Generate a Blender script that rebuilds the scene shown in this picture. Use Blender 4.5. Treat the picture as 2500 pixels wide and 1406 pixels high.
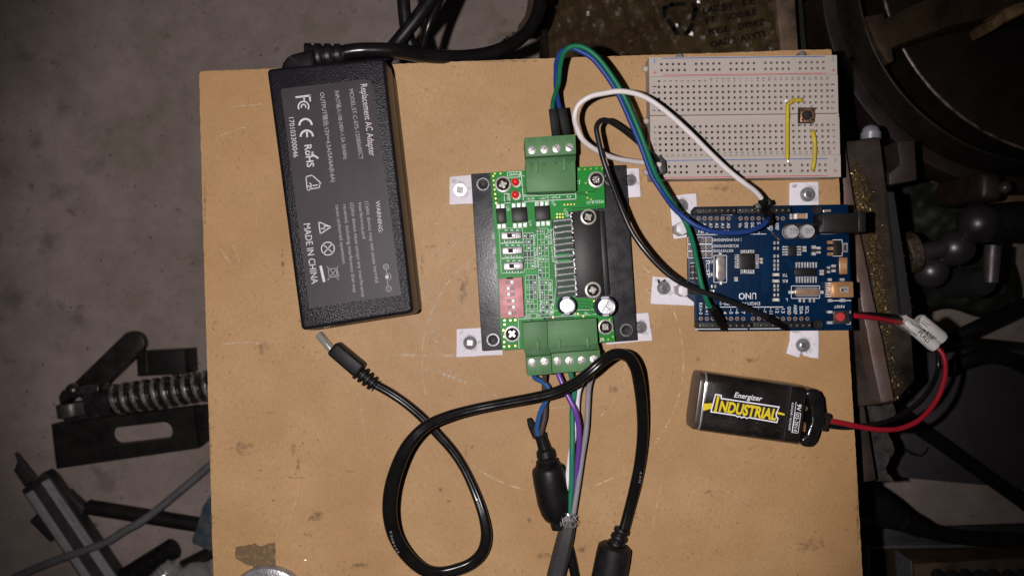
import bpy, bmesh, math, random
from mathutils import Vector, Matrix
random.seed(7)
sc = bpy.context.scene
for o in list(bpy.data.objects): bpy.data.objects.remove(o)
COL = sc.collection
D, S = 350.0, 0.18            # camera height over the board (mm), mm per photo pixel on the board
FLOOR = -300.0
# ------------------------------------------------------------------ camera
cd = bpy.data.cameras.new('camera'); cam = bpy.data.objects.new('camera', cd); COL.objects.link(cam)
cam.location = (0, 0, D/1000); cam.rotation_euler = (0, 0, 0)
cd.sensor_width = 36; cd.lens = 28.0; cd.clip_start = 0.01; cd.clip_end = 20
cd.dof.use_dof = True; cd.dof.focus_distance = 0.338; cd.dof.aperture_fstop = 14
sc.camera = cam
# ------------------------------------------------------------------ dim room, one phone flash beside the lens
w = bpy.data.worlds.new('World'); sc.world = w; w.use_nodes = True
w.node_tree.nodes['Background'].inputs[0].default_value = (.75, .72, .8, 1)
w.node_tree.nodes['Background'].inputs[1].default_value = 0.009
ld = bpy.data.lights.new('flash', 'POINT'); lo = bpy.data.objects.new('flash', ld); COL.objects.link(lo)
lo.location = (-.027, .002, .352); lo.rotation_euler = (0, 0, 0)
ld.energy = 5.1; ld.color = (1, .95, .955); ld.shadow_soft_size = .002
# beam of a phone flash: a flat plateau out to ~25 degrees, then a quick fall-off
ld.use_nodes = True; nt = ld.node_tree; em = next(n for n in nt.nodes if n.type == 'EMISSION')
tc = nt.nodes.new('ShaderNodeTexCoord'); sx = nt.nodes.new('ShaderNodeSeparateXYZ'); ab = nt.nodes.new('ShaderNodeMath'); ab.operation = 'ABSOLUTE'
ac = nt.nodes.new('ShaderNodeMath'); ac.operation = 'ARCCOSINE'; dv = nt.nodes.new('ShaderNodeMath'); dv.operation = 'DIVIDE'; dv.inputs[1].default_value = math.radians(60)
rp = nt.nodes.new('ShaderNodeValToRGB'); cr_ = rp.color_ramp
BEAM = ((0, 1.0), (10, 1.05), (17, 1.15), (26, 1.24), (29, 1.14), (31, .92), (33, .58), (35.5, .36), (40, .22), (60, .1))
cr_.elements[0].position = 0; cr_.elements[1].position = 1
for a_, v_ in BEAM[1:-1]: cr_.elements.new(a_/60)
for e_, (a_, v_) in zip(cr_.elements, BEAM): e_.color = (v_/1.3, v_/1.3, v_/1.3, 1)
ml = nt.nodes.new('ShaderNodeMath'); ml.operation = 'MULTIPLY'; ml.inputs[1].default_value = 1.3
nt.links.new(tc.outputs['Normal'], sx.inputs[0]); nt.links.new(sx.outputs['Z'], ab.inputs[0]); nt.links.new(ab.outputs[0], ac.inputs[0]); nt.links.new(ac.outputs[0], dv.inputs[0])
nt.links.new(dv.outputs[0], rp.inputs[0]); nt.links.new(rp.outputs[0], ml.inputs[0]); nt.links.new(ml.outputs[0], em.inputs['Strength'])
sc.view_settings.view_transform = 'Standard'; sc.view_settings.look = 'None'
sc.view_settings.exposure = 0; sc.view_settings.gamma = 1

# ------------------------------------------------------------------ helpers
def W(px, py, z):
    k = (D-z)/D*S
    return ((px-1250)*k, -(py-703)*k, z)
def pxs(z): return (D-z)/D*S          # mm per photo pixel at height z

def mat(name, c, rough=.5, metal=0., var=.12, vs=250, bump=0., bs=900, spec=.5, c2=None, coat=0., rvar=0., mid=.5, trans=0., det=4):
    m = bpy.data.materials.new(name); m.use_nodes = True
    nt = m.node_tree; N = nt.nodes; L = nt.links; b = N['Principled BSDF']
    b.inputs['Roughness'].default_value = rough; b.inputs['Metallic'].default_value = metal
    b.inputs['Specular IOR Level'].default_value = spec; b.inputs['Coat Weight'].default_value = coat
    if trans: b.inputs['Subsurface Weight'].default_value = trans; b.inputs['Subsurface Radius'].default_value = (.002,.002,.002); b.inputs['Subsurface Scale'].default_value = 1
    tc = N.new('ShaderNodeTexCoord')
    nz = N.new('ShaderNodeTexNoise'); nz.inputs['Scale'].default_value = vs; nz.inputs['Detail'].default_value = det; nz.inputs['Roughness'].default_value = .65
    L.new(tc.outputs['Object'], nz.inputs['Vector'])
    rp = N.new('ShaderNodeValToRGB'); rp.color_ramp.elements[0].position = mid-.18; rp.color_ramp.elements[1].position = mid+.18
    if c2 is None: c2 = tuple(x*(1-2*var) for x in c); c = tuple(min(1, x*(1+.6*var)) for x in c)
    rp.color_ramp.elements[0].color = (*c2, 1); rp.color_ramp.elements[1].color = (*c, 1)
    L.new(nz.outputs['Fac'], rp.inputs['Fac']); L.new(rp.outputs['Color'], b.inputs['Base Color'])
    if rvar:
        mr = N.new('ShaderNodeMapRange'); mr.inputs['From Min'].default_value = .3; mr.inputs['From Max'].default_value = .7
        mr.inputs['To Min'].default_value = max(.03, rough-rvar); mr.inputs['To Max'].default_value = min(1, rough+rvar)
        n3 = N.new('ShaderNodeTexNoise'); n3.inputs['Scale'].default_value = vs*1.7; n3.inputs['Detail'].default_value = 5
        L.new(tc.outputs['Object'], n3.inputs['Vector']); L.new(n3.outputs['Fac'], mr.inputs['Value']); L.new(mr.outputs[0], b.inputs['Roughness'])
    if bump:
        n2 = N.new('ShaderNodeTexNoise'); n2.inputs['Scale'].default_value = bs; n2.inputs['Detail'].default_value = 3
        bp = N.new('ShaderNodeBump'); bp.inputs['Strength'].default_value = bump; bp.inputs['Distance'].default_value = .0006
        L.new(tc.outputs['Object'], n2.inputs['Vector']); L.new(n2.outputs['Fac'], bp.inputs['Height']); L.new(bp.outputs['Normal'], b.inputs['Normal'])
    return m

def cr(pts, n=8):
    """Catmull-Rom resample of tuples"""
    P = [tuple(p) for p in pts]
    if len(P) < 3: return P
    out = []; k = len(P[0])
    for i in range(len(P)-1):
        a = P[max(i-1, 0)]; b = P[i]; c = P[i+1]; d = P[min(i+2, len(P)-1)]
        for s in range(n):
            t = s/n
            out.append(tuple(.5*((2*b[j])+(-a[j]+c[j])*t+(2*a[j]-5*b[j]+4*c[j]-d[j])*t*t+(-a[j]+3*b[j]-3*c[j]+d[j])*t**3) for j in range(k)))
    out.append(P[-1]); return out

class MB:
    def __init__(s): s.v = []; s.f = []; s.mi = []; s.mats = []; s.fade = {}
    def m(s, mt):
        if mt not in s.mats: s.mats.append(mt)
        return s.mats.index(mt)
    def add(s, vs, fs, mt):
        o = len(s.v); k = s.m(mt); s.v += [tuple(v) for v in vs]
        for f in fs: s.f.append(tuple(i+o for i in f)); s.mi.append(k)
        return s
    def poly(s, pts, z, mt):            # flat polygon, photo pixels
        s.add([W(x, y, z) for x, y in pts], [tuple(range(len(pts)))[::1]], mt); return s
    def blot(s, pts, cx, cy, z, mt):    # stain that thins out towards its rim
        o = len(s.v); n = len(pts); s.add([W(cx, cy, z)]+[W(x, y, z) for x, y in pts], [(0, 1+i, 1+(i+1) % n) for i in range(n)], mt)
        for i in range(n): s.fade[o+1+i] = 0.
        return s
    def prism(s, pts, z1, z0, mt, grow=0., top=None):
        """pts: photo pixels of the outline as seen at height z1; straight walls down to z0"""
        P = [W(x, y, z1) for x, y in pts]; n = len(P)
        a = sum(P[i][0]*P[(i+1) % n][1]-P[(i+1) % n][0]*P[i][1] for i in range(n))
        if a < 0: P = P[::-1]
        cx = sum(p[0] for p in P)/n; cy = sum(p[1] for p in P)/n
        B = []
        for p in P:
            l = math.hypot(p[0]-cx, p[1]-cy) or 1
            B.append((p[0]+(p[0]-cx)/l*grow, p[1]+(p[1]-cy)/l*grow, z0))
        s.add(P+B, [tuple(range(n))], top or mt)
        o = len(s.v)-2*n; k = s.m(mt)
        for i in range(n):
            j = (i+1) % n; s.f.append((o+i, o+n+i, o+n+j, o+j)); s.mi.append(k)
        s.f.append(tuple(o+n+i for i in range(n-1, -1, -1))); s.mi.append(k)
        return s
    def box(s, x0, y0, x1, y1, z1, z0, mt, rot=0., grow=0.):
        cx, cy = (x0+x1)/2, (y0+y1)/2; c, q = math.cos(rot), math.sin(rot)
        pts = [(cx+(x-cx)*c-(y-cy)*q, cy+(x-cx)*q+(y-cy)*c) for x, y in ((x0, y0), (x1, y0), (x1, y1), (x0, y1))]
        return s.prism(pts, z1, z0, mt, grow)
    def line(s, pts, wd, z, mt, closed=False):   # flat printed stroke, px
        P = list(pts)+([pts[0]] if closed else [])
        for (x0, y0), (x1, y1) in zip(P[:-1], P[1:]):
            l = math.hypot(x1-x0, y1-y0) or 1; nx, ny = -(y1-y0)/l*wd/2, (x1-x0)/l*wd/2
            ex, ey = (x1-x0)/l*wd*.35, (y1-y0)/l*wd*.35
            s.poly([(x0+nx-ex, y0+ny-ey), (x0-nx-ex, y0-ny-ey), (x1-nx+ex, y1-ny+ey), (x1+nx+ex, y1+ny+ey)], z, mt)
        return s
    def ring(s, x, y, r0, r1, z, mt, n=20, a0=0, a1=360, sx=1.):
        vs = []; fs = []; full = a1-a0 >= 360
        for i in range(n+1):
            a = math.radians(a0+(a1-a0)*i/n)
            vs += [W(x+r0*math.cos(a)*sx, y+r0*math.sin(a), z), W(x+r1*math.cos(a)*sx, y+r1*math.sin(a), z)]
        fs = [(2*i, 2*i+1, 2*i+3, 2*i+2) for i in range(n)]
        return s.add(vs, fs, mt)
    def disc(s, x, y, r, z, mt, n=16):
        return s.poly([(x+r*math.cos(2*math.pi*i/n), y+r*math.sin(2*math.pi*i/n)) for i in range(n)], z, mt)
    def lathe(s, p0, ax, prof, mt, n=24, cap=True):
        """prof: (distance along axis mm, radius mm)"""
        p0 = Vector(p0); ax = Vector(ax).normalized()
        u = ax.orthogonal().normalized(); v = ax.cross(u); vs = []; fs = []; R = len(prof)
        for t, r in prof:
            for i in range(n):
                a = 2*math.pi*i/n; vs.append(tuple(p0+ax*t+(u*math.cos(a)+v*math.sin(a))*r))
        for k in range(R-1):
            for i in range(n):
                j = (i+1) % n; fs.append((k*n+i, k*n+j, (k+1)*n+j, (k+1)*n+i))
        if cap: fs.append(tuple(range(n-1, -1, -1))); fs.append(tuple((R-1)*n+i for i in range(n)))
        return s.add(vs, fs, mt)
    def vlathe(s, x, y, z, prof, mt, n=24):
        """vertical axis at the pixel seen at height z; prof: (height above 0 mm, radius mm) from low to high"""
        X, Y, _ = W(x, y, z); return s.lathe((X, Y, 0), (0, 0, 1), prof, mt, n)
    def tube(s, pts, r, mt, n=10, sm=8, cap=True):
        """pts (px,py,z) or (px,py,z,halfwidth); r mm = radius, or vertical half height with a 4th value"""
        oval = len(pts[0]) == 4
        if len(pts) > 7: rj = random.Random(int(pts[3][0]*7+pts[3][1])); pts = [pts[0], pts[1]]+[(p[0]+rj.uniform(-1.1, 1.1), p[1]+rj.uniform(-1.1, 1.1), p[2]+rj.uniform(-.15, .15))+tuple(p[3:]) for p in pts[2:-2]]+[pts[-2], pts[-1]]
        Q = cr(pts, sm); P = [Vector(W(*q[:3])) for q in Q]; vs = []; fs = []; pu = None
        for i, p in enumerate(P):
            t = (P[min(i+1, len(P)-1)]-P[max(i-1, 0)])
            t = t.normalized() if t.length else Vector((1, 0, 0))
            if oval:
                u = Vector((-t.y, t.x, 0)).normalized(); v = t.cross(u)
            else:
                if pu is None: u = t.orthogonal().normalized()
                else: u = (pu-t*pu.dot(t)).normalized()
                v = t.cross(u); pu = u
            ra = Q[i][3] if oval else r
            for k in range(n):
                a = 2*math.pi*k/n; vs.append(tuple(p+u*math.cos(a)*ra+v*math.sin(a)*r*((.78+.22*min(1, abs(math.cos(a))*2.2)) if oval and ra > r*.9 and n >= 18 else 1)))
        for i in range(len(P)-1):
            for k in range(n):
                j = (k+1) % n; fs.append((i*n+k, i*n+j, (i+1)*n+j, (i+1)*n+k))
        if cap: fs.append(tuple(range(n-1, -1, -1))); fs.append(tuple((len(P)-1)*n+k for k in range(n)))
        return s.add(vs, fs, mt)
    def ball(s, x, y, z, r, mt, n=20, flat=1.):
        X, Y, _ = W(x, y, z); k = n//2
        return s.lathe((X, Y, z), (0, 0, 1), [(-r*flat*math.cos(math.pi*i/k), max(.001, r*math.sin(math.pi*i/k))) for i in range(k+1)], mt, n)
    def text(s, st, p0, p1, h, z, mt, flip=False, bold=0., shear=0.):
        vs, fs = glyphs(st, bold)
        if not vs: return s
        if shear: vs = [(v[0]+v[1]*shear, v[1]) for v in vs]
        x0 = min(v[0] for v in vs); x1 = max(v[0] for v in vs); l = math.hypot(p1[0]-p0[0], p1[1]-p0[1])
        dx, dy = (p1[0]-p0[0])/l, (p1[1]-p0[1])/l; ux, uy = dy, -dx
        if flip: ux, uy = -ux, -uy
        kx = l/max(1e-6, (x1-x0)); ky = h/CAPH
        s.add([W(p0[0]+(v[0]-x0)*kx*dx+v[1]*ky*ux, p0[1]+(v[0]-x0)*kx*dy+v[1]*ky*uy, z) for v in vs], fs, mt); return s
    def build(s, name, parent=None, bevel=0., seg=2, ang=35, loc=None, smooth=True, recalc=True):
        off = Vector((0, 0, 0))
        if parent is not None: off = Vector(parent['_off']) if '_off' in parent else Vector((0, 0, 0))
        if loc is not None: off = Vector(loc)
        me = bpy.data.meshes.new(name)
        me.from_pydata([tuple((Vector(v)-off)*.001) for v in s.v], [], s.f)
        for mt in s.mats: me.materials.append(mt)
        me.polygons.foreach_set('material_index', s.mi)
        if s.fade:
            at = me.attributes.new('fade', 'FLOAT', 'POINT'); at.data.foreach_set('value', [s.fade.get(i, 1.) for i in range(len(s.v))])
        bm = bmesh.new(); bm.from_mesh(me)
        if recalc and len(bm.faces) < 60000: bmesh.ops.recalc_face_normals(bm, faces=bm.faces)
        if bevel:
            es = [e for e in bm.edges if len(e.link_faces) == 2 and e.calc_face_angle(0) > math.radians(ang)]
            bmesh.ops.bevel(bm, geom=es, offset=bevel*.001, segments=seg, profile=.5, affect='EDGES', clamp_overlap=True)
        bm.to_mesh(me); bm.free()
        if smooth:
            me.polygons.foreach_set('use_smooth', [True]*len(me.polygons)); me.set_sharp_from_angle(angle=math.radians(ang))
        o = bpy.data.objects.new(name, me); COL.objects.link(o)
        if parent is not None: o.parent = parent; o['_off'] = tuple(off)
        else:
            o.location = off*.001; o['_off'] = tuple(off)
        return o

_gc = {}
def glyphs(st, bold=0.):
    key = (st, bold)
    if key in _gc: return _gc[key]
    cu = bpy.data.curves.new('t', 'FONT'); cu.body = st; cu.size = 1; cu.resolution_u = 3; cu.offset = bold
    ob = bpy.data.objects.new('t', cu); COL.objects.link(ob); bpy.context.view_layer.update()
    dg = bpy.context.evaluated_depsgraph_get(); me = bpy.data.meshes.new_from_object(ob.evaluated_get(dg))
    r = ([tuple(v.co) for v in me.vertices], [tuple(p.vertices) for p in me.polygons])
    bpy.data.objects.remove(ob); bpy.data.curves.remove(cu); bpy.data.meshes.remove(me)
    _gc[key] = r; return r
CAPH = 1.; CAPH = max(v[1] for v in glyphs('H')[0])

def tag(o, label=None, cat=None, group=None, kind=None):
    if label: o['label'] = label
    if cat: o['category'] = cat
    if group: o['group'] = group
    if kind: o['kind'] = kind
    return o
def thing(name, label, cat, px, py, z, group=None):
    o = bpy.data.objects.new(name, None); COL.objects.link(o); p = W(px, py, z)
    o.location = Vector(p)*.001; o['_off'] = p; o.empty_display_size = .01
    return tag(o, label, cat, group)
def lerp(a, b, t): return tuple(a[i]+(b[i]-a[i])*t for i in range(len(a)))
def jag(pts, step, amp, rnd):
    """roughen a closed outline"""
    out = []
    for i in range(len(pts)):
        a = pts[i]; b = pts[(i+1) % len(pts)]; n = max(1, int(math.hypot(b[0]-a[0], b[1]-a[1])/step))
        for k in range(n):
            t = k/n; out.append((a[0]+(b[0]-a[0])*t+rnd.uniform(-amp, amp), a[1]+(b[1]-a[1])*t+rnd.uniform(-amp, amp)))
    return out
# ------------------------------------------------------------------ materials
def mdf_material():
    m = bpy.data.materials.new('mdf'); m.use_nodes = True; nt = m.node_tree; N = nt.nodes; L = nt.links; b = N['Principled BSDF']
    tc = N.new('ShaderNodeTexCoord')
    def noise(sc_, det=4, rough=.6, vec=None):
        n = N.new('ShaderNodeTexNoise'); n.inputs['Scale'].default_value = sc_; n.inputs['Detail'].default_value = det; n.inputs['Roughness'].default_value = rough
        L.new(vec or tc.outputs['Object'], n.inputs['Vector']); return n.outputs['Fac']
    def ramp(f, p0, c0, p1, c1):
        r = N.new('ShaderNodeValToRGB'); r.color_ramp.elements[0].position = p0; r.color_ramp.elements[1].position = p1
        r.color_ramp.elements[0].color = (*c0, 1); r.color_ramp.elements[1].color = (*c1, 1); L.new(f, r.inputs['Fac']); return r.outputs['Color']
    def mix(fac, a, c, mode='MIX'):
        x = N.new('ShaderNodeMix'); x.data_type = 'RGBA'; x.blend_type = mode
        if isinstance(fac, float): x.inputs[0].default_value = fac
        else: L.new(fac, x.inputs[0])
        L.new(a, x.inputs[6])
        if isinstance(c, tuple): x.inputs[7].default_value = (*c, 1)
        else: L.new(c, x.inputs[7])
        return x.outputs[2]
    base = ramp(noise(28, 5), .33, (.355, .208, .092), .68, (.43, .262, .126))
    fib = ramp(noise(700, 3, .7), .3, (.80, .78, .75), .7, (1.08, 1.08, 1.08))
    base = mix(.5, base, fib, 'MULTIPLY')
    mp = N.new('ShaderNodeMapping'); mp.inputs['Scale'].default_value = (1, .25, 1); L.new(tc.outputs['Object'], mp.inputs['Vector'])
    base = mix(.4, base, ramp(noise(1500, 2, .6, mp.outputs['Vector']), .3, (.75, .73, .7), .7, (1.12, 1.12, 1.12)), 'MULTIPLY')
    def speck(scale, thr, area_s, area_t, col, base):
        f1 = ramp(noise(scale, 2, .5), thr, (0, 0, 0), thr+.05, (.75, .75, .75)); f2 = ramp(noise(area_s, 2, .5), area_t, (0, 0, 0), area_t+.1, (1, 1, 1))
        return mix(mix(1., f1, f2, 'MULTIPLY'), base, col)
    base = mix(ramp(noise(9, 4, .6), .45, (0, 0, 0), .7, (.5, .5, .5)), base, (.30, .15, .052)); base = speck(520, .655, 26, .44, (.19, .11, .055), base); base = speck(240, .70, 16, .42, (.20, .12, .06), base)       # dirt specks
    base = speck(1100, .735, 30, .35, (.10, .065, .04), base)
    base = speck(300, .76, 14, .5, (.62, .47, .30), base)       # pale scuffs
    base = mix(ramp(noise(45, 6, .75), .66, (0, 0, 0), .78, (.4, .4, .4)), base, (.26, .16, .08))   # faint grime
    L.new(base, b.inputs['Base Color'])
    rr = N.new('ShaderNodeMapRange'); rr.inputs['To Min'].default_value = .46; rr.inputs['To Max'].default_value = .66
    L.new(noise(120, 5), rr.inputs['Value']); L.new(rr.outputs[0], b.inputs['Roughness']); b.inputs['Specular IOR Level'].default_value = .32
    bp = N.new('ShaderNodeBump'); bp.inputs['Strength'].default_value = .12; bp.inputs['Distance'].default_value = .0004
    L.new(noise(1300, 3), bp.inputs['Height']); L.new(bp.outputs['Normal'], b.inputs['Normal'])
    return m
def patchy(name, col, scale, lo_, hi, rough=.6, amt=1., fade=0.):
    """a worn mark: colour shows through only where the noise allows"""
    m = bpy.data.materials.new(name); m.use_nodes = True; nt = m.node_tree; N = nt.nodes; L = nt.links; b = N['Principled BSDF']
    b.inputs['Base Color'].default_value = (*col, 1); b.inputs['Roughness'].default_value = rough
    tc = N.new('ShaderNodeTexCoord'); n = N.new('ShaderNodeTexNoise'); n.inputs['Scale'].default_value = scale; n.inputs['Detail'].default_value = 5
    L.new(tc.outputs['Object'], n.inputs['Vector'])
    r = N.new('ShaderNodeMapRange'); r.inputs['From Min'].default_value = lo_; r.inputs['From Max'].default_value = hi; r.inputs['To Max'].default_value = amt
    if fade:
        at = N.new('ShaderNodeAttribute'); at.attribute_name = 'fade'; k = N.new('ShaderNodeMath'); k.operation = 'MULTIPLY_ADD'
        L.new(at.outputs['Fac'], k.inputs[0]); k.inputs[1].default_value = fade; L.new(n.outputs['Fac'], k.inputs[2]); L.new(k.outputs[0], r.inputs['Value'])
    else: L.new(n.outputs['Fac'], r.inputs['Value'])
    L.new(r.outputs[0], b.inputs['Alpha']); return m

def concrete_material():
    m = bpy.data.materials.new('concrete'); m.use_nodes = True; nt = m.node_tree; N = nt.nodes; L = nt.links; b = N['Principled BSDF']; tc = N.new('ShaderNodeTexCoord')
    def layer(prev, scale, det, p0, c0, p1, c1):
        n = N.new('ShaderNodeTexNoise'); n.inputs['Scale'].default_value = scale; n.inputs['Detail'].default_value = det; n.inputs['Roughness'].default_value = .62
        L.new(tc.outputs['Object'], n.inputs['Vector']); r = N.new('ShaderNodeValToRGB'); r.color_ramp.elements[0].position = p0; r.color_ramp.elements[1].position = p1
        r.color_ramp.elements[0].color = (*c0, 1); r.color_ramp.elements[1].color = (*c1, 1); L.new(n.outputs['Fac'], r.inputs['Fac'])
        if prev is None: return r.outputs['Color']
        x = N.new('ShaderNodeMix'); x.data_type = 'RGBA'; x.blend_type = 'MULTIPLY'; x.inputs[0].default_value = 1; L.new(prev, x.inputs[6]); L.new(r.outputs['Color'], x.inputs[7]); return x.outputs[2]
    c = layer(None, 13, 6, .35, (.285, .228, .19), .62, (.385, .305, .28))
    c = layer(c, 70, 6, .36, (.90, .89, .88), .60, (1.03, 1.03, 1.03)); c = layer(c, 300, 4, .34, (.95, .945, .94), .62, (1.03, 1.03, 1.03))
    c = layer(c, 190, 2, .26, (.35, .33, .32), .31, (1, 1, 1)); c = layer(c, 90, 3, .25, (.55, .5, .46), .36, (1, 1, 1)); c = layer(c, 260, 2, .715, (1, 1, 1), .76, (1.35, 1.32, 1.3))
    L.new(c, b.inputs['Base Color']); b.inputs['Roughness'].default_value = .75; b.inputs['Specular IOR Level'].default_value = .25
    n = N.new('ShaderNodeTexNoise'); n.inputs['Scale'].default_value = 350; n.inputs['Detail'].default_value = 4; bp = N.new('ShaderNodeBump'); bp.inputs['Strength'].default_value = .12; bp.inputs['Distance'].default_value = .0006
    L.new(tc.outputs['Object'], n.inputs['Vector']); L.new(n.outputs['Fac'], bp.inputs['Height']); L.new(bp.outputs['Normal'], b.inputs['Normal']); return m
MDF = mdf_material()
M_SCR = patchy('scratch', (.62, .46, .28), 220, .36, .62, amt=.8)
M_SCR2 = patchy('scuff', (.66, .55, .43), 350, .40, .66, amt=.55)
M_RES = patchy('tape_residue', (.13, .085, .04), 420, .22, .55, amt=.85)
M_GRIME = patchy('grime', (.085, .06, .045), 430, .62, 1.05, amt=.5, fade=.36)
M_CONC = concrete_material()
M_BLK = mat('black_rubber', (.009, .008, .008), .42, var=.3, vs=200, spec=.22, bump=.08, bs=700)
M_BLKG = mat('black_gloss_pvc', (.007, .006, .006), .24, var=.2, vs=120, spec=.3, rvar=.05)
M_BLKM = mat('black_matt', (.012, .010, .011), .5, var=.3, vs=250, spec=.22)
M_STEEL = mat('dark_steel', (.14, .125, .12), .42, .6, var=.3, vs=60, bump=.15, bs=500, rvar=.12)
M_BSTEEL = mat('black_oxide_steel', (.022, .018, .017), .5, .2, var=.3, vs=70, spec=.25, bump=.12, bs=400, rvar=.1)
M_OIL = mat('oily_steel', (.03, .026, .026), .24, .1, spec=1.0, var=.4, vs=160, bump=.5, bs=600, rvar=.08, coat=.5)
M_CHR = mat('chrome', (.60, .58, .57), .2, .55, var=.1, vs=90, rvar=.06)
M_ZINC = mat('zinc', (.40, .40, .43), .3, .5, var=.2, vs=200, rvar=.08, bump=.1, bs=800)
M_DCHR = mat('dark_chrome', (.20, .17, .15), .26, .35, var=.3, vs=300)
M_BRASS = mat('brass_chips', (.26, .175, .045), .35, .4, var=.6, vs=900)
M_RUST = mat('rusty_iron', (.075, .044, .022), .6, .2, var=.4, vs=55, spec=.25, c2=(.022, .014, .009), bump=.4, bs=330)
M_IRON = mat('dark_iron', (.021, .013, .010), .5, .1, spec=.3, var=.35, vs=30, bump=.2, bs=300, rvar=.1)
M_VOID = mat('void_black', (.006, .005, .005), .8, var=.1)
M_WHT = mat('white_plastic', (.80, .78, .82), .5, var=.03, vs=60, bump=.05, bs=400)
M_GREY = mat('grey_pvc', (.15, .145, .15), .45, var=.12, vs=80)

# ------------------------------------------------------------------ floor
b = MB(); q = 700
b.add([(-q, -q, FLOOR), (q, -q, FLOOR), (q, q, FLOOR), (-q, q, FLOOR)], [(0, 1, 2, 3)], M_CONC)
rnd = random.Random(3); pit = patchy('floor_pit', (.05, .043, .04), 300, .2, .4, .8); stn = patchy('floor_stain', (.16, .125, .09), 110, .55, 1.2, .6, .4, fade=.45)
for i in range(60):
    x, y, r = rnd.uniform(0, 700), rnd.uniform(0, 1400), rnd.uniform(.8, 2.4)
    b.poly(jag([(x-r, y-r), (x+r, y-r), (x+r, y+r), (x-r, y+r)], r, r*.35, rnd), FLOOR+.15+.01*i, pit)
for i in range(22):
    x, y, r = rnd.uniform(-50, 700), rnd.uniform(-50, 1400), rnd.uniform(20, 60)
    b.blot([(x+r*rnd.uniform(.6, 1.1)*math.cos(a), y+r*rnd.uniform(.6, 1.1)*math.sin(a)) for a in [k*math.pi/6 for k in range(12)]], x, y, FLOOR+.6+.02*i, stn)
tag(b.build('floor', loc=(0, 0, FLOOR)), kind='structure')

# ------------------------------------------------------------------ MDF board
b = MB()
edge_r = [(2030, 124), (2040, 290), (2050, 470), (2071, 805), (2090, 1120), (2106, 1406), (2117, 1590)]
edge_l = [(527, 1590), (521, 1406), (515, 1200), (509, 1000), (497, 600), (486, 182)]
b.prism(jag([(490, 176), (498, 174), (1250, 146), (2020, 121), (2028, 121.5)]+edge_r+edge_l, 9, .7, random.Random(41)), 0, -12, MDF)
def arc(cx, cy, r, a0, a1, wd, z, m, wob=0):
    n = max(6, int(abs(a1-a0)/6)); P = []
    for i in range(n+1):
        a = math.radians(a0+(a1-a0)*i/n); rr = r+wob*math.sin(i*1.7); P.append((cx+rr*math.cos(a), cy+rr*math.sin(a)))
    b.line(P, wd, z, m)
arc(1349, 882, 320, -48, 128, 3.4, .03, M_SCR); arc(1349, 882, 319, 150, 212, 1.6, .031, M_SCR); arc(1349, 882, 178, -10, 48, 2, .032, M_SCR)
arc(1349, 882, 320, 212, 250, 1.6, .0315, M_SCR); arc(1040, 1149, 17, 0, 360, 1.6, .03, M_SCR)
for P, wd in (([(1033, 690), (1052, 715), (1058, 750), (1050, 790), (1065, 830), (1070, 870)], 7), ([(960, 866), (1110, 868)], 6), ([(1040, 900), (1090, 915), (1150, 940)], 6),
              ([(1165, 925), (1215, 970)], 2), ([(1028, 705), (1045, 740)], 3), ([(540, 610), (560, 640)], 5), ([(570, 600), (585, 640)], 4), ([(545, 840), (600, 835), (650, 842)], 3),
              ([(1010, 1310), (1100, 1380)], 2), ([(880, 990), (900, 1100)], 2), ([(1540, 655), (1600, 735)], 2), ([(1060, 640), (1150, 560)], 2), ([(1300, 1000), (1480, 985)], 2),
              ([(560, 262), (640, 255)], 3), ([(540, 330), (600, 310)], 3), ([(960, 560), (1080, 545)], 2), ([(1700, 1160), (1850, 1240)], 2), ([(1620, 1150), (1590, 1300)], 2), ([(700, 1290), (730, 1200)], 2)):
    b.line(cr([(p[0], p[1]) for p in P], 5) if len(P) > 2 else P, wd, .034, M_SCR2)
rnd = random.Random(11)
b.poly(jag([(575, 1334), (600, 1330), (622, 1326), (640, 1334), (660, 1325), (672, 1322), (672, 1385), (640, 1390), (605, 1378), (590, 1370), (574, 1362)], 6, 1.6, rnd), .02, M_RES)
b.poly(jag([(618, 1378), (636, 1380), (634, 1406), (620, 1410)], 6, 1.2, rnd), .022, M_RES)
for x, y, sx, sy in ((718, 1095, 14, 22), (728, 1135, 9, 24), (738, 1080, 6, 10), (742, 1054, 7, 6), (660, 1006, 22, 5), (590, 1095, 45, 22), (720, 1165, 26, 6), (852, 1150, 22, 5), (770, 1260, 34, 24),
                       (750, 1303, 22, 10), (1075, 1196, 9, 11), (1095, 1223, 9, 7), (1138, 1095, 6, 18), (1153, 1088, 6, 9), (520, 1040, 8, 8), (520, 1258, 8, 12), (1330, 1355, 34, 14), (1420, 1340, 20, 12),
                       (1560, 960, 20, 10), (1730, 1200, 10, 10), (2065, 1292, 18, 5), (1030, 640, 6, 40), (640, 850, 30, 20), (1290, 1270, 10, 14), (1500, 950, 18, 14), (690, 640, 8, 40), (1130, 700, 18, 60), (1980, 1330, 60, 16), (1760, 460, 46, 10), (1830, 880, 30, 12), (880, 1380, 40, 14), (560, 172, 60, 5), (1250, 150, 120, 4), (500, 500, 5, 120), (513, 1100, 6, 160), (2060, 700, 8, 60), (2094, 1250, 8, 120), (1780, 129, 60, 4)):
    b.blot([(x+1.25*sx*rnd.uniform(.6, 1)*math.cos(a), y+1.25*sy*rnd.uniform(.6, 1)*math.sin(a)) for a in [k*math.pi/7 for k in range(14)]], x, y, .012+.0004*rnd.random(), M_GRIME)
tag(b.build('wooden_board', bevel=0, loc=(0, 0, 0)), 'scratched tan fibreboard panel that carries the electronics', 'board')

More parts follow.
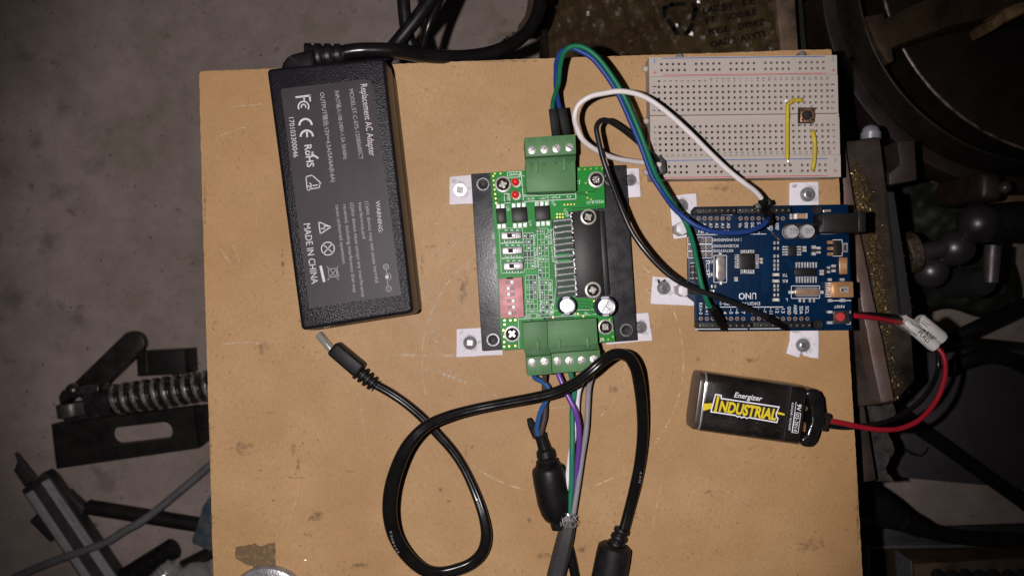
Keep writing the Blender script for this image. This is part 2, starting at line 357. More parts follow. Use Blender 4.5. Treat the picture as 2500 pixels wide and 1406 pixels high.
# ------------------------------------------------------------------ things on the floor, left
t = thing('slotted_clamp_bar', 'flat dark steel bar with one long rounded slot, lying on the floor', 'clamp bar', 300, 1080, FLOOR)
b = MB(); zt = FLOOR+14
out = [(125, 1035), (472, 992), (484, 1094), (138, 1144)]
# plate with a slot: bridge the slot loop to the outline with quads by splitting in two halves
sl = []
for a in range(90, 271, 15): sl.append((281+22*math.cos(math.radians(a))*1.0, 1065.5+22*math.sin(math.radians(a))))
sr = [(399+22*math.cos(math.radians(a)), 1052+22*math.sin(math.radians(a))) for a in range(-90, 91, 15)]
slot = sl+sr   # starts bottom of left arc, goes left, top, then right arc top->bottom
topside = [(125, 1035), (472, 992)]; 
iL = 6; iR = len(sl)+6
upper = [(131, 1089)]+[(125, 1035), (472, 992)]+[(478, 1043)]+[slot[i] for i in range(iR, iL-1, -1)]
lower = [(478, 1043), (484, 1094), (138, 1144), (131, 1089)]+[slot[i % len(slot)] for i in range(iL, iL-len(slot)+12, -1)][:0]
low_sl = [slot[i] for i in range(iL, -1, -1)]+[slot[i] for i in range(len(slot)-1, iR-1, -1)]
lower = [(478, 1043), (484, 1094), (138, 1144), (131, 1089)]+low_sl
b.prism(upper, zt, FLOOR+.1, M_BSTEEL); b.prism(lower, zt, FLOOR+.1, M_BSTEEL)
b.build('bar', t, ang=50)
b = MB(); b.prism([(473, 992), (530, 985), (540, 1050), (485, 1093)], zt-4, FLOOR+.1, M_BSTEEL); b.build('stepped_end', t, bevel=.6)

t = thing('step_block', 'small square black steel block beside the threaded clevis bolt', 'block', 392, 885, FLOOR)
b = MB(); b.box(333, 856, 452, 916, FLOOR+26, FLOOR+.1, M_BSTEEL, -.05); b.build('body', t, bevel=1)
b = MB(); b.box(356, 860, 360, 912, FLOOR+26.6, FLOOR+26, M_STEEL, -.05); b.build('scribed_line', t)

t = thing('lever_bar', 'dark flat lever with a rounded end leaning against the clevis bolt', 'lever', 262, 900, FLOOR)
b = MB(); ax = Vector((322-195, 838-960)); ax.normalize(); pr = Vector((-ax.y, ax.x)); P = []
for a in range(-90, 91, 15): P.append(tuple(Vector((322, 838))+ax*30*math.cos(math.radians(a))+pr*30*math.sin(math.radians(a))))
P += [tuple(Vector((190, 966))+pr*30), tuple(Vector((190, 966))-pr*30)]
b.prism(P, FLOOR+14, FLOOR+6, mat('brown_steel', (.055, .043, .038), .42, .5, var=.3, vs=50, rvar=.1, bump=.1, bs=300)); b.build('bar', t, bevel=1.2)

t = thing('threaded_clevis_bolt', 'oily coarse threaded rod with a forked end and roller, poking out beside the board', 'bolt', 320, 960, FLOOR+22)
def axis(px0, py0, px1, py1, z): a = Vector(W(px0, py0, z)); c = Vector(W(px1, py1, z)); return a, (c-a).normalized(), (c-a).length
zc = FLOOR+32
p0, ax, ln = axis(262, 978, 545, 935, zc); u = Vector((0, 0, 1)); v = ax.cross(u); b = MB(); vs = []; fs = []; n = 36; K = 190; r0 = 12.2; crest = []; M_CREST = mat('worn_glint_thread', (.38, .35, .30), .28, .35, var=.45, vs=130, bump=.5, bs=700, rvar=.1)  # worn crests, coloured brighter still to imitate metal reflections
for i in range(K+1):
    tt = ln*i/K
    for k in range(n):
        a = 2*math.pi*k/n; ph = (tt/7.9-a/(2*math.pi)) % 1.0
        d = 1.9*(1 if ph < .34 else (1-(ph-.34)/.12 if ph < .46 else (0 if ph < .84 else (ph-.84)/.16)))
        if tt < 5: d = 1.9*tt/5
        r = r0-1.9+d; vs.append(tuple(p0+ax*tt+(u*math.cos(a)+v*math.sin(a))*r))
for i in range(K):
    for k in range(n):
        j = (k+1) % n; (crest if ((ln*(i+.5)/K/7.9-(k+.5)/n) % 1.) < .36 else fs).append((i*n+k, i*n+j, (i+1)*n+j, (i+1)*n+k))
b.add(vs, fs, M_OIL); b.add(vs, crest, M_CREST); b.build('thread', t, ang=60)
b = MB(); p1, ax1, l1 = axis(222, 984, 285, 975, zc); b.lathe(p1, ax1, [(0, 11.6), (1, 12.4), (l1, 12.4)], M_OIL, 30); b.build('shank', t)
b = MB(); b.prism([(141, 968), (150, 952), (240, 938), (240, 962), (160, 974), (145, 992)], zc+9, zc-9, M_OIL); b.prism([(150, 1022), (160, 1016), (240, 1006), (240, 1020), (172, 1031), (156, 1030)], zc+9, zc-9, M_OIL); b.build('fork', t, bevel=1.4)
b = MB(); p2 = W(181, 1000, zc); b.lathe((p2[0]-3, p2[1]+5.6, zc), (.15, -1, 0), [(0, 9.5), (.6, 10.2), (10.4, 10.2), (11, 9.5)], mat('grey_roller', (.10, .09, .08), .4, .5, var=.3, vs=200), 30)
b.prism([(160, 985), (222, 978), (224, 1008), (163, 1016)], zc+6.2, zc-7, M_STEEL); b.build('roller', t, bevel=.8)
b = MB(); b.ball(179, 952, zc+12, 5.6, M_OIL); b.build('pin', t)

t = thing('depth_gauge', 'grey steel sliding gauge with two pale graduated strips and a pointed blade', 'gauge', 150, 1250, FLOOR)
M_GA = mat('gauge_grey', (.055, .05, .05), .45, .4, var=.2, vs=80); M_GL = mat('pale_strip', (.36, .335, .34), .5, var=.1, vs=120); M_GS = mat('gauge_slide', (.075, .07, .07), .5, .3, var=.15, vs=100)
zg = FLOOR+16
b = MB(); b.prism([(51, 1197), (107, 1150), (125, 1166), (318, 1450), (222, 1450)], zg, FLOOR+3, M_GA); b.build('body', t, bevel=.8)
b = MB(); b.prism([(61, 1206), (80, 1196), (250, 1450), (228, 1450)], zg+.8, zg, M_GL); b.build('scale_strip', t, bevel=.2)
b = MB(); b.prism([(101, 1178), (119, 1168), (313, 1450), (286, 1450)], zg+.8, zg, M_GL)
M_INK2 = mat('strip_ink', (.10, .095, .10), .6)
b.text('MADE IN CHINA', (139, 1216), (180, 1276), 6, zg+.85, M_INK2); b.text('STAINLESS', (187, 1285), (218, 1330), 6, zg+.85, M_INK2); b.build('scale_strip', t)
b = MB(); b.prism([(82, 1200), (100, 1182), (285, 1450), (252, 1450)], zg+.3, zg, M_GS); b.build('slide', t)
b = MB(); b.prism([(35, 1105), (42, 1108), (86, 1163), (60, 1188), (33, 1148), (42, 1128)], zg-5, zg-8, mat('blade_steel', (.07, .06, .06), .5, .5, var=.2)); b.build('blade', t, bevel=.2)
b = MB(); b.prism([(147, 1195), (163, 1200), (206, 1240), (198, 1258), (150, 1225)], zg-6, FLOOR+.2, M_GA); b.prism([(70, 1272), (92, 1250), (140, 1305), (122, 1324)], zg-6, FLOOR+.2, M_GA); b.build('jaw', t, bevel=.8)

def rod(name, label, cat, a, c, z, r, m, group='black rods lying on the floor', cham=1.5):
    p, ax, l = axis(*a, *c, z); o = MB(); o.lathe(p, ax, [(0, r-cham), (cham, r), (l-cham, r), (l, r-cham)], m, 28)
    return tag(o.build(name, loc=W(*a, z-r), ang=40), label, cat, group)
rod('steel_rod', 'slim black rod that runs under the grey cable towards the blue metal', 'rod', (212, 1236), (560, 1292), FLOOR+6.3, 6.1, M_BSTEEL)
rod('steel_rod', 'thick black round bar below the slim rod, its end towards the blue metal', 'rod', (428, 1335), (235, 1455), FLOOR+9, 8.6, M_BLKM)
b = MB(); b.tube([(20, 1420, FLOOR+20), (45, 1405, FLOOR+22), (134, 1368, FLOOR+25), (249, 1326, FLOOR+27), (300, 1298, FLOOR+27), (356, 1265, FLOOR+25), (445, 1194, FLOOR+20), (512, 1136, FLOOR+18), (570, 1085, FLOOR+16)], 3.1, M_GREY, 14)
tag(b.build('grey_cable', loc=W(249, 1326, FLOOR)), 'thick round grey cable crossing the gauge and the slim rod', 'cable')
t = thing('blue_metal_wedge', 'chipped blue painted metal wedge tucked under the left edge of the board', 'wedge', 500, 1290, FLOOR)
M_BLUE = mat('chipped_blue_paint', (.045, .075, .10), .4, var=.2, vs=110, c2=(.16, .15, .13), mid=.42, bump=.25, bs=300, rvar=.1)
b = MB(); b.prism([(514, 1205), (560, 1200), (560, 1360), (517, 1348), (470, 1328), (466, 1318), (478, 1290), (492, 1240)], FLOOR+30, FLOOR+.1, M_BLUE, grow=2); b.build('body', t, bevel=2)
t = thing('chrome_socket', 'shiny chrome drive socket with a knurled band, at the lower edge under the board', 'socket', 480, 1400, FLOOR)
p, ax, l = axis(372, 1440, 430, 1370, FLOOR+10); b = MB(); b.lathe(p, ax, [(0, 8), (6, 9)]+[(8+i*2, 9.4 if i % 2 else 8.4) for i in range(8)]+[(25, 8), (30, 8)], M_CHR, 26); b.build('knurled_band', t)
b = MB(); X = W(470, 1425, FLOOR+18); b.lathe((X[0], X[1], FLOOR+.1), (0, 0, 1), [(0, 15), (16, 15), (18, 13.6), (18, 11), (10, 10)], M_CHR, 36); b.build('body', t)
rod('steel_rod', 'short dark rod between the chrome socket and the blue metal', 'rod', (422, 1395), (520, 1345), FLOOR+5.5, 5.2, M_BSTEEL)
t = thing('steel_disc', 'bright domed steel disc cut off by the lower edge, on the board', 'disc', 650, 1493, 0)
b = MB(); b.vlathe(650, 1491, 4, [(0.05, 17.6), (.6, 18.9), (2.4, 18.9), (3.6, 18.2), (4.4, 16), (5.1, 10), (5.4, 4), (5.5, .1)], mat('brushed_disc', (.36, .35, .37), .3, .6, var=.2, vs=300, bump=.2, bs=1200), 60); b.build('dome', t)

# ------------------------------------------------------------------ top: bag, box, tape, cords
t = thing('scrap_box', 'low brown wooden box behind the board under the plastic bag', 'box', 1640, 60, FLOOR)
b = MB(); b.prism([(1338, -60), (1880, -100), (1912, 200), (1352, 210)], -120, FLOOR+.1, M_RUST); b.build('body', t, bevel=1)
b = MB(); b.prism([(1884, -100), (1935, -100), (1955, 200), (1914, 200)], -112, FLOOR+.1, mat('dirty_wood', (.14, .085, .05), .7, var=.35, vs=70, bump=.4, bs=400)); b.build('end_board', t, bevel=1)
b = MB(); b.prism([(1936, -100), (1948, -100), (1976, 200), (1956, 200)], -150, FLOOR+.1, M_VOID); b.build('end_gap_shade', t)  # black strip put in for the shade of the gap
M_BAG = mat('brown_plastic_film', (.062, .042, .018), .28, var=.5, vs=30, bump=.55, bs=150, c2=(.034, .020, .011), rvar=.1)
M_BAGP = mat('bag_print', (.004, .003, .003), .6, spec=.1)
t = thing('plastic_bag', 'crinkled brown plastic bag with smudged black printing, spread over the box', 'bag', 1640, 60, -120)
b = MB(); rnd = random.Random(5); nx, ny = 70, 26; vs = []; fs = []; zb = []
for j in range(ny+1):
    for i in range(nx+1):
        fx, fy = i/nx, j/ny
        x = 1330+(1884-1330)*fx+24*fy*(.6+.4*fx)+rnd.uniform(-2, 2); y = -70+255*fy+rnd.uniform(-2, 2)
        z = -116+2.2*math.sin(x*.045+y*.09)+1.6*math.sin(x*.11-y*.06)+rnd.uniform(-.9, .9); vs.append(W(x, y, z))
for j in range(ny):
    for i in range(nx): a = j*(nx+1)+i; fs.append((a, a+nx+1, a+nx+2, a+1))
b.add(vs, fs, M_BAG); b.build('film', t, ang=25)
b = MB(); zp = -110.5
for st, a, c, h in (('LAIEBY', (1718, 36), (1791, 20), 15), ('LE', (1815, 15), (1845, 9), 15), ('FE', (1723, 58), (1752, 52), 13), ('SOINLE', (1772, 50), (1848, 36), 14), ('KISE', (1731, 86), (1781, 77), 14), ('DYNGE', (1804, 74), (1870, 60), 15), ('OAD', (1736, 117), (1784, 106), 14), ('ATYTE', (1808, 103), (1872, 88), 14)):
    b.text(st, a, c, h, zp, M_BAGP, bold=.012)
for P in ([(1622, 42), (1622, 20), (1640, 12), (1670, 10)], [(1692, 12), (1698, 24), (1690, 48)], [(1632, 50), (1645, 72), (1652, 82)], [(1690, 60), (1680, 78), (1672, 84)]): b.line(P, 10, zp+.05, M_BAGP)
b.build('printing', t)
t = thing('frayed_tape', 'torn dark brown tape strip with frayed ends behind the thick black cord', 'tape', 1300, 60, -125)
b = MB(); rnd = random.Random(8)
b.prism(jag([(1290, -30), (1352, -30), (1349, 66), (1318, 73), (1313, 95), (1306, 92), (1298, 86), (1268, 92), (1240, 92), (1228, 82), (1262, 78), (1268, 60), (1284, 34)], 7, 1.6, rnd), -124, -126, M_RUST)
b.build('strip', t)
b = MB()
for i in range(26):
    y = rnd.uniform(-7, 7); b.tube([(1250, 84+y*.5, -124), (1228, 84+y*.7, -123), (1212+rnd.uniform(-4, 4), 93+y, -122), (1196+rnd.uniform(-4, 6), 101+y*1.2, -123)], .32, mat('fray_fibre', (.13, .09, .07), .7) if i == 0 else bpy.data.materials['fray_fibre'], 4, 3)
b.build('frayed_end', t)

def cord(name, label, pts, r, m, n=14, grp='black cords behind the board'):
    o = MB(); o.tube(pts, r, m, n, 10); mid = pts[len(pts)//2]
    return tag(o.build(name, loc=W(mid[0], mid[1], mid[2]-r)), label, 'cord', grp)
cord('black_cord', 'thick black cord dropping straight from the upper edge behind the adapter lead', [(982, -60, -50), (985, 0, -50), (992, 70, -52), (1007, 125, -55), (1022, 175, -60), (1040, 230, -70)], 3.3, M_BLK)
cord('black_cord', 'thick black cord slanting left across its neighbour above the adapter', [(1085, -60, -38), (1050, 0, -38), (1018, 45, -38), (975, 98, -40), (950, 130, -44), (925, 180, -50)], 3.5, M_BLK)
cord('black_cord', 'thin glossy twin black cord, rightmost of the three behind the adapter', [(1100, -60, -45), (1072, 0, -45), (1047, 60, -46), (1033, 110, -50), (1024, 160, -55), (1018, 230, -60)], 2.3, M_BLKG)

# ------------------------------------------------------------------ right: vise, wheel, joints, case, cords
t = thing('machine_vise', 'dark steel machine vise under the right edge of the board, dusted with brass chips', 'vise', 2140, 700, FLOOR)
M_JAW = mat('jaw_steel', (.17, .13, .12), .42, .5, var=.25, vs=45, c2=(.15, .08, .052), rvar=.1, bump=.15, bs=500)
M_VB = mat('vise_iron', (.046, .034, .026), .55, .2, spec=.25, var=.4, vs=40, bump=.4, bs=400)
b = MB(); b.prism([(1700, 420), (2068, 344), (2150, 336), (2172, 500), (2200, 690), (2226, 800), (2236, 930), (2184, 984), (1760, 1030)], -36, FLOOR+.1, M_VB); b.build('body', t, bevel=1.5)
b = MB(); rnd = random.Random(2); b.prism(jag([(2052, 338), (2062, 345), (2078, 450), (2098, 560), (2126, 700), (2158, 850), (2183, 977), (2152, 983), (2124, 850), (2094, 690), (2078, 620), (2060, 500), (2050, 440)], 14, .7, rnd), -26, -60, M_JAW)
b.build('jaw_plate', t, bevel=.5)
b = MB(); b.prism([(2166, 470), (2182, 470), (2226, 760), (2216, 800), (2204, 790)], -33, -40, M_VOID); b.build('side_groove', t)
b = MB(); b.prism([(2190, 345), (2234, 342), (2240, 440), (2172, 452), (2170, 424), (2198, 400)], -48, -80, mat('bracket_brown', (.030, .018, .015), .55, .15, var=.2, vs=60)); b.build('bracket', t, bevel=.8)
b = MB(); p, ax, l = axis(2126, 340, 2125, 304, -44); b.lathe(p, ax, [(0, 4.8), (l*.42, 4.8), (l*.43, 4.3), (l*.7, 3.9), (l*.88, 2.6), (l, .2)], M_ZINC, 24); b.build('bolt', t)
b = MB(); b.prism([(2083, 990), (2110, 986), (2140, 1172), (2098, 1178)], -44, -60, M_VB); b.build('lower_flange', t, bevel=.6)
b = MB(); rnd = random.Random(21)
b.prism(jag([(2118, 985), (2150, 990), (2178, 985), (2188, 1010), (2160, 1030), (2178, 1075), (2186, 1100), (2170, 1120), (2160, 1140), (2178, 1172), (2142, 1176), (2128, 1080)], 9, 3, rnd), -66, -72, mat('greasy_rag', (.042, .034, .030), .65, var=.5, vs=150, bump=1, bs=250)); 
tag(b.build('greasy_rag', loc=W(2150, 1080, -72)), 'ragged dark greasy scrap below the vise end', 'rag')
# brass chips heaped on the vise
def chips(name, n, region, z, m, s0, s1, rnd, dz=1.5):
    o = MB(); k = 0
    while k < n:
        (x, y), wgt = region(rnd)
        if rnd.random() > wgt: continue
        k += 1; s_ = rnd.uniform(s0, s1); a = rnd.uniform(0, 6.28); X, Y, Z = W(x, y, z+rnd.uniform(0, dz)); e = [Vector((rnd.gauss(0, 1), rnd.gauss(0, 1), rnd.gauss(0, .6))).normalized() for _ in range(3)]
        c = Vector((X, Y, Z)); q = [c+e[0]*s_, c+e[1]*s_*.5, c-e[0]*s_*.9, c+e[2]*s_*.3]
        o.add(q, [(0, 1, 2), (0, 3, 1), (1, 3, 2), (2, 3, 0)], m)
    return tag(o.build(name, loc=W(*region(rnd)[0], z), smooth=False, recalc=False), kind='stuff')
def on_vise(r):
    if r.random() < .24:
        f = r.random(); return (2170+50*f+r.gauss(0, 4), 470+310*f), 1
    f = r.random(); y = 395+580*f; x0 = 2083+96*f-(8 if f < .3 else 0); wd = 26+16*math.sin(min(1, f*2)*3.14)
    return (x0+abs(r.gauss(0, wd*.45)), y), (1 if .05 < f < .62 else .3)
chips('brass_shavings', 2600, on_vise, -35.2, M_BRASS, .35, 1.15, random.Random(4), 1.2)
chips('dull_shavings', 2200, on_vise, -35.4, M_RUST, .5, 1.4, random.Random(14), 1.4)

def circ(p, q, r):
    (x1, y1), (x2, y2), (x3, y3) = p, q, r
    d = 2*(x1*(y2-y3)+x2*(y3-y1)+x3*(y1-y2))
    ux = ((x1*x1+y1*y1)*(y2-y3)+(x2*x2+y2*y2)*(y3-y1)+(x3*x3+y3*y3)*(y1-y2))/d
    uy = ((x1*x1+y1*y1)*(x3-x2)+(x2*x2+y2*y2)*(x1-x3)+(x3*x3+y3*y3)*(x2-x1))/d
    return ux, uy, math.hypot(x1-ux, y1-uy)
t = thing('iron_wheel', 'big dark round iron wheel with a raised rim and rusty spoke, upper right corner', 'wheel', 2480, -40, FLOOR)
ox, oy, orr = circ((2012, 40), (2064, 194), (2142, 304)); ix, iy, irr = circ((2097, 0), (2174, 192), (2328, 336)); dx_, dy_, dr = circ((2199, 110), (2303, 249), (2428, 336))
def wheel_ring(cx, cy, r1, r0, zt, zb_, m, name):
    o = MB(); k = pxs(zt); X, Y, _ = W(cx, cy, zt); o.lathe((X, Y, 0), (0, 0, 1), [(zb_, r1*k), (zt-1.5, r1*k), (zt-.4, r1*k-.5), (zt, r1*k-1.5), (zt, r0*k+1), (zt-1, r0*k), (zb_, r0*k), (zb_, r1*k)], m, 128, cap=False); return o.build(name, t, ang=30)
wheel_ring(ox, oy, orr, irr-6, -118, -140, M_IRON, 'flange'); wheel_ring(ix, iy, irr+3, irr-4, -92, -135, mat('rim_iron', (.035, .028, .022), .42, .5, var=.3, vs=60), 'rim')
o = MB(); k = pxs(-112); X, Y, _ = W(dx_, dy_, -112); o.lathe((X, Y, 0), (0, 0, 1), [(-150, dr*k), (-113, dr*k), (-112, dr*k-.8), (-112, 12)], M_IRON, 128); o.build('inner_disc', t, ang=30)
o = MB(); k = pxs(-112); X, Y, _ = W(dx_, dy_, -112); rr_ = dr*k; o.lathe((X, Y, 0), (0, 0, 1), [(-113.2, rr_+.15), (-112.2, rr_+.1), (-111.8, rr_-.5), (-111.8, rr_-1.1), (-113, rr_-1.2), (-113.2, rr_+.15)], mat('edge_highlight', (.20, .15, .13), .4, .4, var=.5, vs=200), 160, cap=False); o.build('edge_highlight', t)  # thin paler ring paints a highlight along the disc edge
o = MB(); X, Y, _ = W(ix, iy, -140); o.lathe((X, Y, 0), (0, 0, 1), [(FLOOR+.1, 70), (FLOOR+12, 60), (-165, 60), (-150, irr*pxs(-150)), (-141, irr*pxs(-141))], M_VOID, 96); o.build('hub', t, ang=30)
b = MB(); b.prism([(2112, 40), (2164, 31), (2160, 46), (2254, 2), (2330, -60), (2640, -160), (2640, 20), (2418, 42), (2328, 62), (2194, 110), (2178, 118), (2184, 150), (2168, 155), (2140, 110)], -88, -118, M_RUST); b.build('spoke', t, bevel=1)
M_CLAMP = mat('tan_clamp', (.30, .19, .085), .55, .2, var=.3, vs=90, bump=.2, bs=400)
b = MB(); b.prism([(2420, 48), (2450, 26), (2464, 50), (2430, 75)], -66, -88, M_CLAMP); b.prism([(2452, 20), (2500, 0), (2530, 20), (2466, 50)], -66, -88, M_CLAMP); b.build('clamp_jaw', t, bevel=2)
t = thing('cast_iron_foot', 'dark cast iron lug between the brown box and the iron wheel', 'lug', 2010, 40, FLOOR)
b = MB(); b.prism([(1998, 36), (2004, 20), (2012, -40), (2060, -40), (2060, 95), (2020, 82), (1996, 72)], -150, FLOOR+.1, M_IRON); b.build('body', t, bevel=1.5)

t = thing('cloth', 'crumpled dark green cloth bundled behind the jointed arm', 'cloth', 2290, 600, FLOOR)
M_CLO = mat('dark_cloth', (.030, .033, .025), .7, spec=.2, var=.25, vs=60, bump=.4, bs=500)
b = MB(); vs = []; fs = []; nx, ny = 40, 40
for j in range(ny+1):
    for i in range(nx+1):
        fx, fy = i/nx, j/ny; x = 2180+300*fx+12*math.sin(fy*9); y = 420+345*fy+10*math.sin(fx*11)
        e = min(fx, 1-fx, fy, 1-fy); z = -215+26*math.sin(min(1, e*4)*1.57)+5*math.sin(x*.05+y*.03)+4*math.sin(y*.07-x*.04)+3*math.sin((x+y)*.09)
        vs.append(W(x, y, z if e > 0 else FLOOR+.2))
for j in range(ny):
    for i in range(nx): a = j*(nx+1)+i; fs.append((a, a+nx+1, a+nx+2, a+1))
b.add(vs, fs, M_CLO); b.build('folds', t, ang=80)
M_OFF = mat('offcut_wood', (.20, .115, .055), .6, var=.2, vs=80)
for lb, P in (('ragged tan offcut wedged under the iron wheel', [(2304, 414), (2390, 448), (2386, 464), (2312, 438)]), ('plain tan offcut by the right edge above the jointed arm', [(2450, 446), (2560, 436), (2560, 480), (2450, 496)])):
    b = MB(); b.prism(jag(P, 8, 1.5, random.Random(3)), -150, -168, M_OFF); tag(b.build('wood_offcut', loc=W(*P[0], -168)), lb, 'offcut', 'wood offcuts by the wheel')
t = thing('jointed_arm', 'dark swivel arm of steel balls and rods with a knurled collar beside the vise', 'arm', 2330, 600, -95)
M_DK = mat('dark_polished_steel', (.05, .040, .042), .36, .45, spec=1.0, var=.2, vs=70, rvar=.06)
b = MB(); b.ball(2388, 546, -80, 10.8, M_DK, 32); b.build('ball', t); b = MB(); b.ball(2330, 605, -88, 10.2, M_DK, 32); b.build('ball', t); b = MB(); b.ball(2272, 662, -100, 9.8, M_DK, 32); b.build('ball', t)
b = MB(); p, ax, l = axis(2226, 622, 2330, 600, -86); b.lathe(p, ax, [(0, 5.2), (l, 5.2)], M_DK, 28); b.build('rod', t)
b = MB(); p, ax, l = axis(2203, 620, 2233, 614, -88); pr = []
b.lathe(p, ax, [(0, 10.5), (.8, 11.4), (l-.8, 11.4), (l, 10.6)], mat('knurled_steel', (.12, .085, .055), .5, .6, var=.4, vs=400, bump=.8, bs=1600), 60); b.build('knurled_collar', t)
b = MB(); p, ax, l = axis(2388, 545, 2620, 540, -84); b.lathe(p, ax, [(0, 10), (20, 11.4), (l, 11.4)], M_BLKM, 30); b.build('handle', t)
b = MB(); p, ax, l = axis(2424, 600, 2418, 690, -92); b.lathe(p, ax, [(0, 4.4), (l, 4.0)], M_STEEL, 20); b.build('lower_rod', t)
b = MB(); b.vlathe(2412, 690, -100, [(-140, 9), (-110, 9), (-104, 7)], M_VOID, 24); b.build('foot', t)
b = MB(); b.prism([(2400, 418), (2448, 424), (2450, 490), (2396, 486)], -72, -120, mat('brown_post', (.055, .036, .03), .5, .4, var=.3, vs=80, bump=.2, bs=300)); b.build('post', t, bevel=3, seg=3)
b = MB(); b.ball(2453, 458, -72, 3.4, M_STEEL); b.build('knob', t)

t = thing('grey_case', 'flat dark grey plastic case on the floor right of the vise', 'case', 2360, 1060, FLOOR)
M_CASE = mat('case_plastic', (.040, .033, .037), .55, spec=.25, var=.1, vs=60, bump=.1, bs=900)
b = MB(); b.prism([(2232, 860), (2640, 850), (2640, 1208), (2500, 1193), (2178, 1164), (2218, 985)], -190, FLOOR+.1, M_CASE); b.build('lid', t, bevel=1.2)
cord('black_cord', 'thick black cord running down from the vise across the grey case to the right edge', [(2140, 940, -120), (2178, 992, -130), (2240, 1042, -150), (2330, 1105, -165), (2420, 1170, -172), (2500, 1228, -180), (2600, 1310, -200)], 4.4, M_BLK)
cord('black_cord', 'black cord curving above the grey case from behind the white sleeve', [(2310, 905, -140), (2345, 885, -140), (2400, 870, -140), (2450, 874, -140), (2500, 893, -145), (2580, 940, -150)], 4.6, M_BLK)
cord('black_cord', 'black cord rising from the white sleeve to the right edge over the cloth', [(2290, 850, -140), (2330, 825, -140), (2390, 795, -140), (2450, 768, -145), (2540, 725, -150)], 4., M_BLK)
b = MB(); b.tube([(2160, 1040, -170), (2172, 1062, -168), (2200, 1092, -168), (2235, 1110, -168), (2250, 1108, -168), (2262, 1090, -168)], .8, M_BLKM, 8)
tag(b.build('bent_wire', loc=W(2200, 1092, -170)), 'thin dark hooked wire lying on the grey case', 'wire')
t = thing('power_plug_lead', 'black plug lead with ribbed strain relief right of the board, above the steel tray', 'plug lead', 2200, 1265, -215)
b = MB(); b.tube([(2060, 1195, -150, 12), (2120, 1226, -152, 11.5), (2165, 1250, -154, 10), (2200, 1268, -156, 7.5)], 9, M_BLK, 18); b.build('plug', t)
b = MB(); p, ax, l = axis(2195, 1265, 2248, 1290, -156); b.lathe(p, ax, [(i*l/20, (7.4 if (i % 4) < 2 else 5.8)-i*.07) for i in range(21)], M_BLK, 20); b.build('strain_relief', t, ang=60)
b = MB(); b.tube([(2235, 1284, -156), (2290, 1302, -156), (2350, 1311, -156), (2420, 1316, -156), (2500, 1318, -156), (2600, 1320, -158)], 4.7, M_BLK, 14); b.build('cord', t)
t = thing('steel_tray', 'dark steel tray with pale folded edges at the lower right', 'tray', 2300, 1360, FLOOR)
M_TR = mat('tray_steel', (.05, .046, .045), .5, .3, var=.15, vs=60)
b = MB(); b.prism([(2110, 1292), (2640, 1275), (2640, 1332), (2112, 1338)], -235, -239, M_TR); b.build('ledge', t, bevel=.4)
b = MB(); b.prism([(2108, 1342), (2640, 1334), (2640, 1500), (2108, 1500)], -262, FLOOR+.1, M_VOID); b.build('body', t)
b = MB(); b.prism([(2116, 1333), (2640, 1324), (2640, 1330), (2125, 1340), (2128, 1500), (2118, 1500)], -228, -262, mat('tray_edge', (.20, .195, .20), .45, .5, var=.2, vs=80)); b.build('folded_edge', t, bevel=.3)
t = thing('tool_rack', 'tan metal rack with a row of dark holes at the lower right corner', 'rack', 2370, 1390, -262)
M_RK = mat('rack_tan', (.135, .085, .05), .5, .3, var=.25, vs=70)
b = MB(); b.prism([(2232, 1376), (2640, 1352), (2640, 1500), (2236, 1500)], -205, -261.8, M_RK); b.build('body', t, bevel=.6)
b = MB()
for i, x in enumerate((2290, 2325, 2358, 2392, 2425, 2462, 2498)): b.vlathe(x, 1404+2*(i % 2), -204, [(-206, 4.6), (-203.2, 4.6), (-202, 3.4), (-201.6, .1)], M_VOID, 20)
b.build('knob_row', t)
b = MB(); b.prism([(2222, 1368), (2226, 1368), (2234, 1500), (2230, 1500)], -203, -225, M_ZINC); b.build('end_plate', t)
# ================================================================== AC adapter
M_ADP = mat('adapter_black', (.008, .007, .009), .42, spec=.25, var=.3, vs=300)
def sparkle(name, c, rough, scale, strength):
    m = mat(name, c, rough, var=.2, vs=200, spec=.27); nt = m.node_tree; N = nt.nodes; L = nt.links
    v = N.new('ShaderNodeTexVoronoi'); v.inputs['Scale'].default_value = scale; tc = N.new('ShaderNodeTexCoord')
    n = N.new('ShaderNodeTexNoise'); n.inputs['Scale'].default_value = scale*.8; n.inputs['Detail'].default_value = 2
    L.new(tc.outputs['Object'], v.inputs['Vector']); L.new(tc.outputs['Object'], n.inputs['Vector'])
    a = N.new('ShaderNodeMath'); a.operation = 'ADD'; L.new(v.outputs['Distance'], a.inputs[0]); L.new(n.outputs['Fac'], a.inputs[1])
    b_ = N.new('ShaderNodeBump'); b_.inputs['Strength'].default_value = strength; b_.inputs['Distance'].default_value = .0006
    L.new(a.outputs[0], b_.inputs['Height']); L.new(b_.outputs['Normal'], N['Principled BSDF'].inputs['Normal']); return m
M_ADT = sparkle('adapter_pebbled', (.009, .008, .011), .36, 2300, .26)
M_LBL = mat('label_film', (.032, .025, .027), .5, spec=.3, var=.12, vs=70, bump=.05, bs=900)
M_PW = mat('white_print', (.54, .50, .52), .5, spec=.2, var=.1, vs=400); M_PG = mat('grey_print', (.34, .31, .33), .5, spec=.2, var=.1, vs=400)
ta = thing('ac_adapter', 'black textured power adapter brick with a grey printed label', 'adapter', 830, 480, 0)
TL, TR, BR, BL = (650, 168), (938, 139), (1009, 763), (735, 807)
def rnd_quad(q, r, n=4):
    out = []
    for i in range(4):
        p = Vector(q[i]); a = Vector(q[i-1])-p; c = Vector(q[(i+1) % 4])-p; a.normalize(); c.normalize()
        for k in range(n+1):
            t = k/n; out.append(tuple(p+a*r*(1-t)**2+c*r*t**2))
    return out
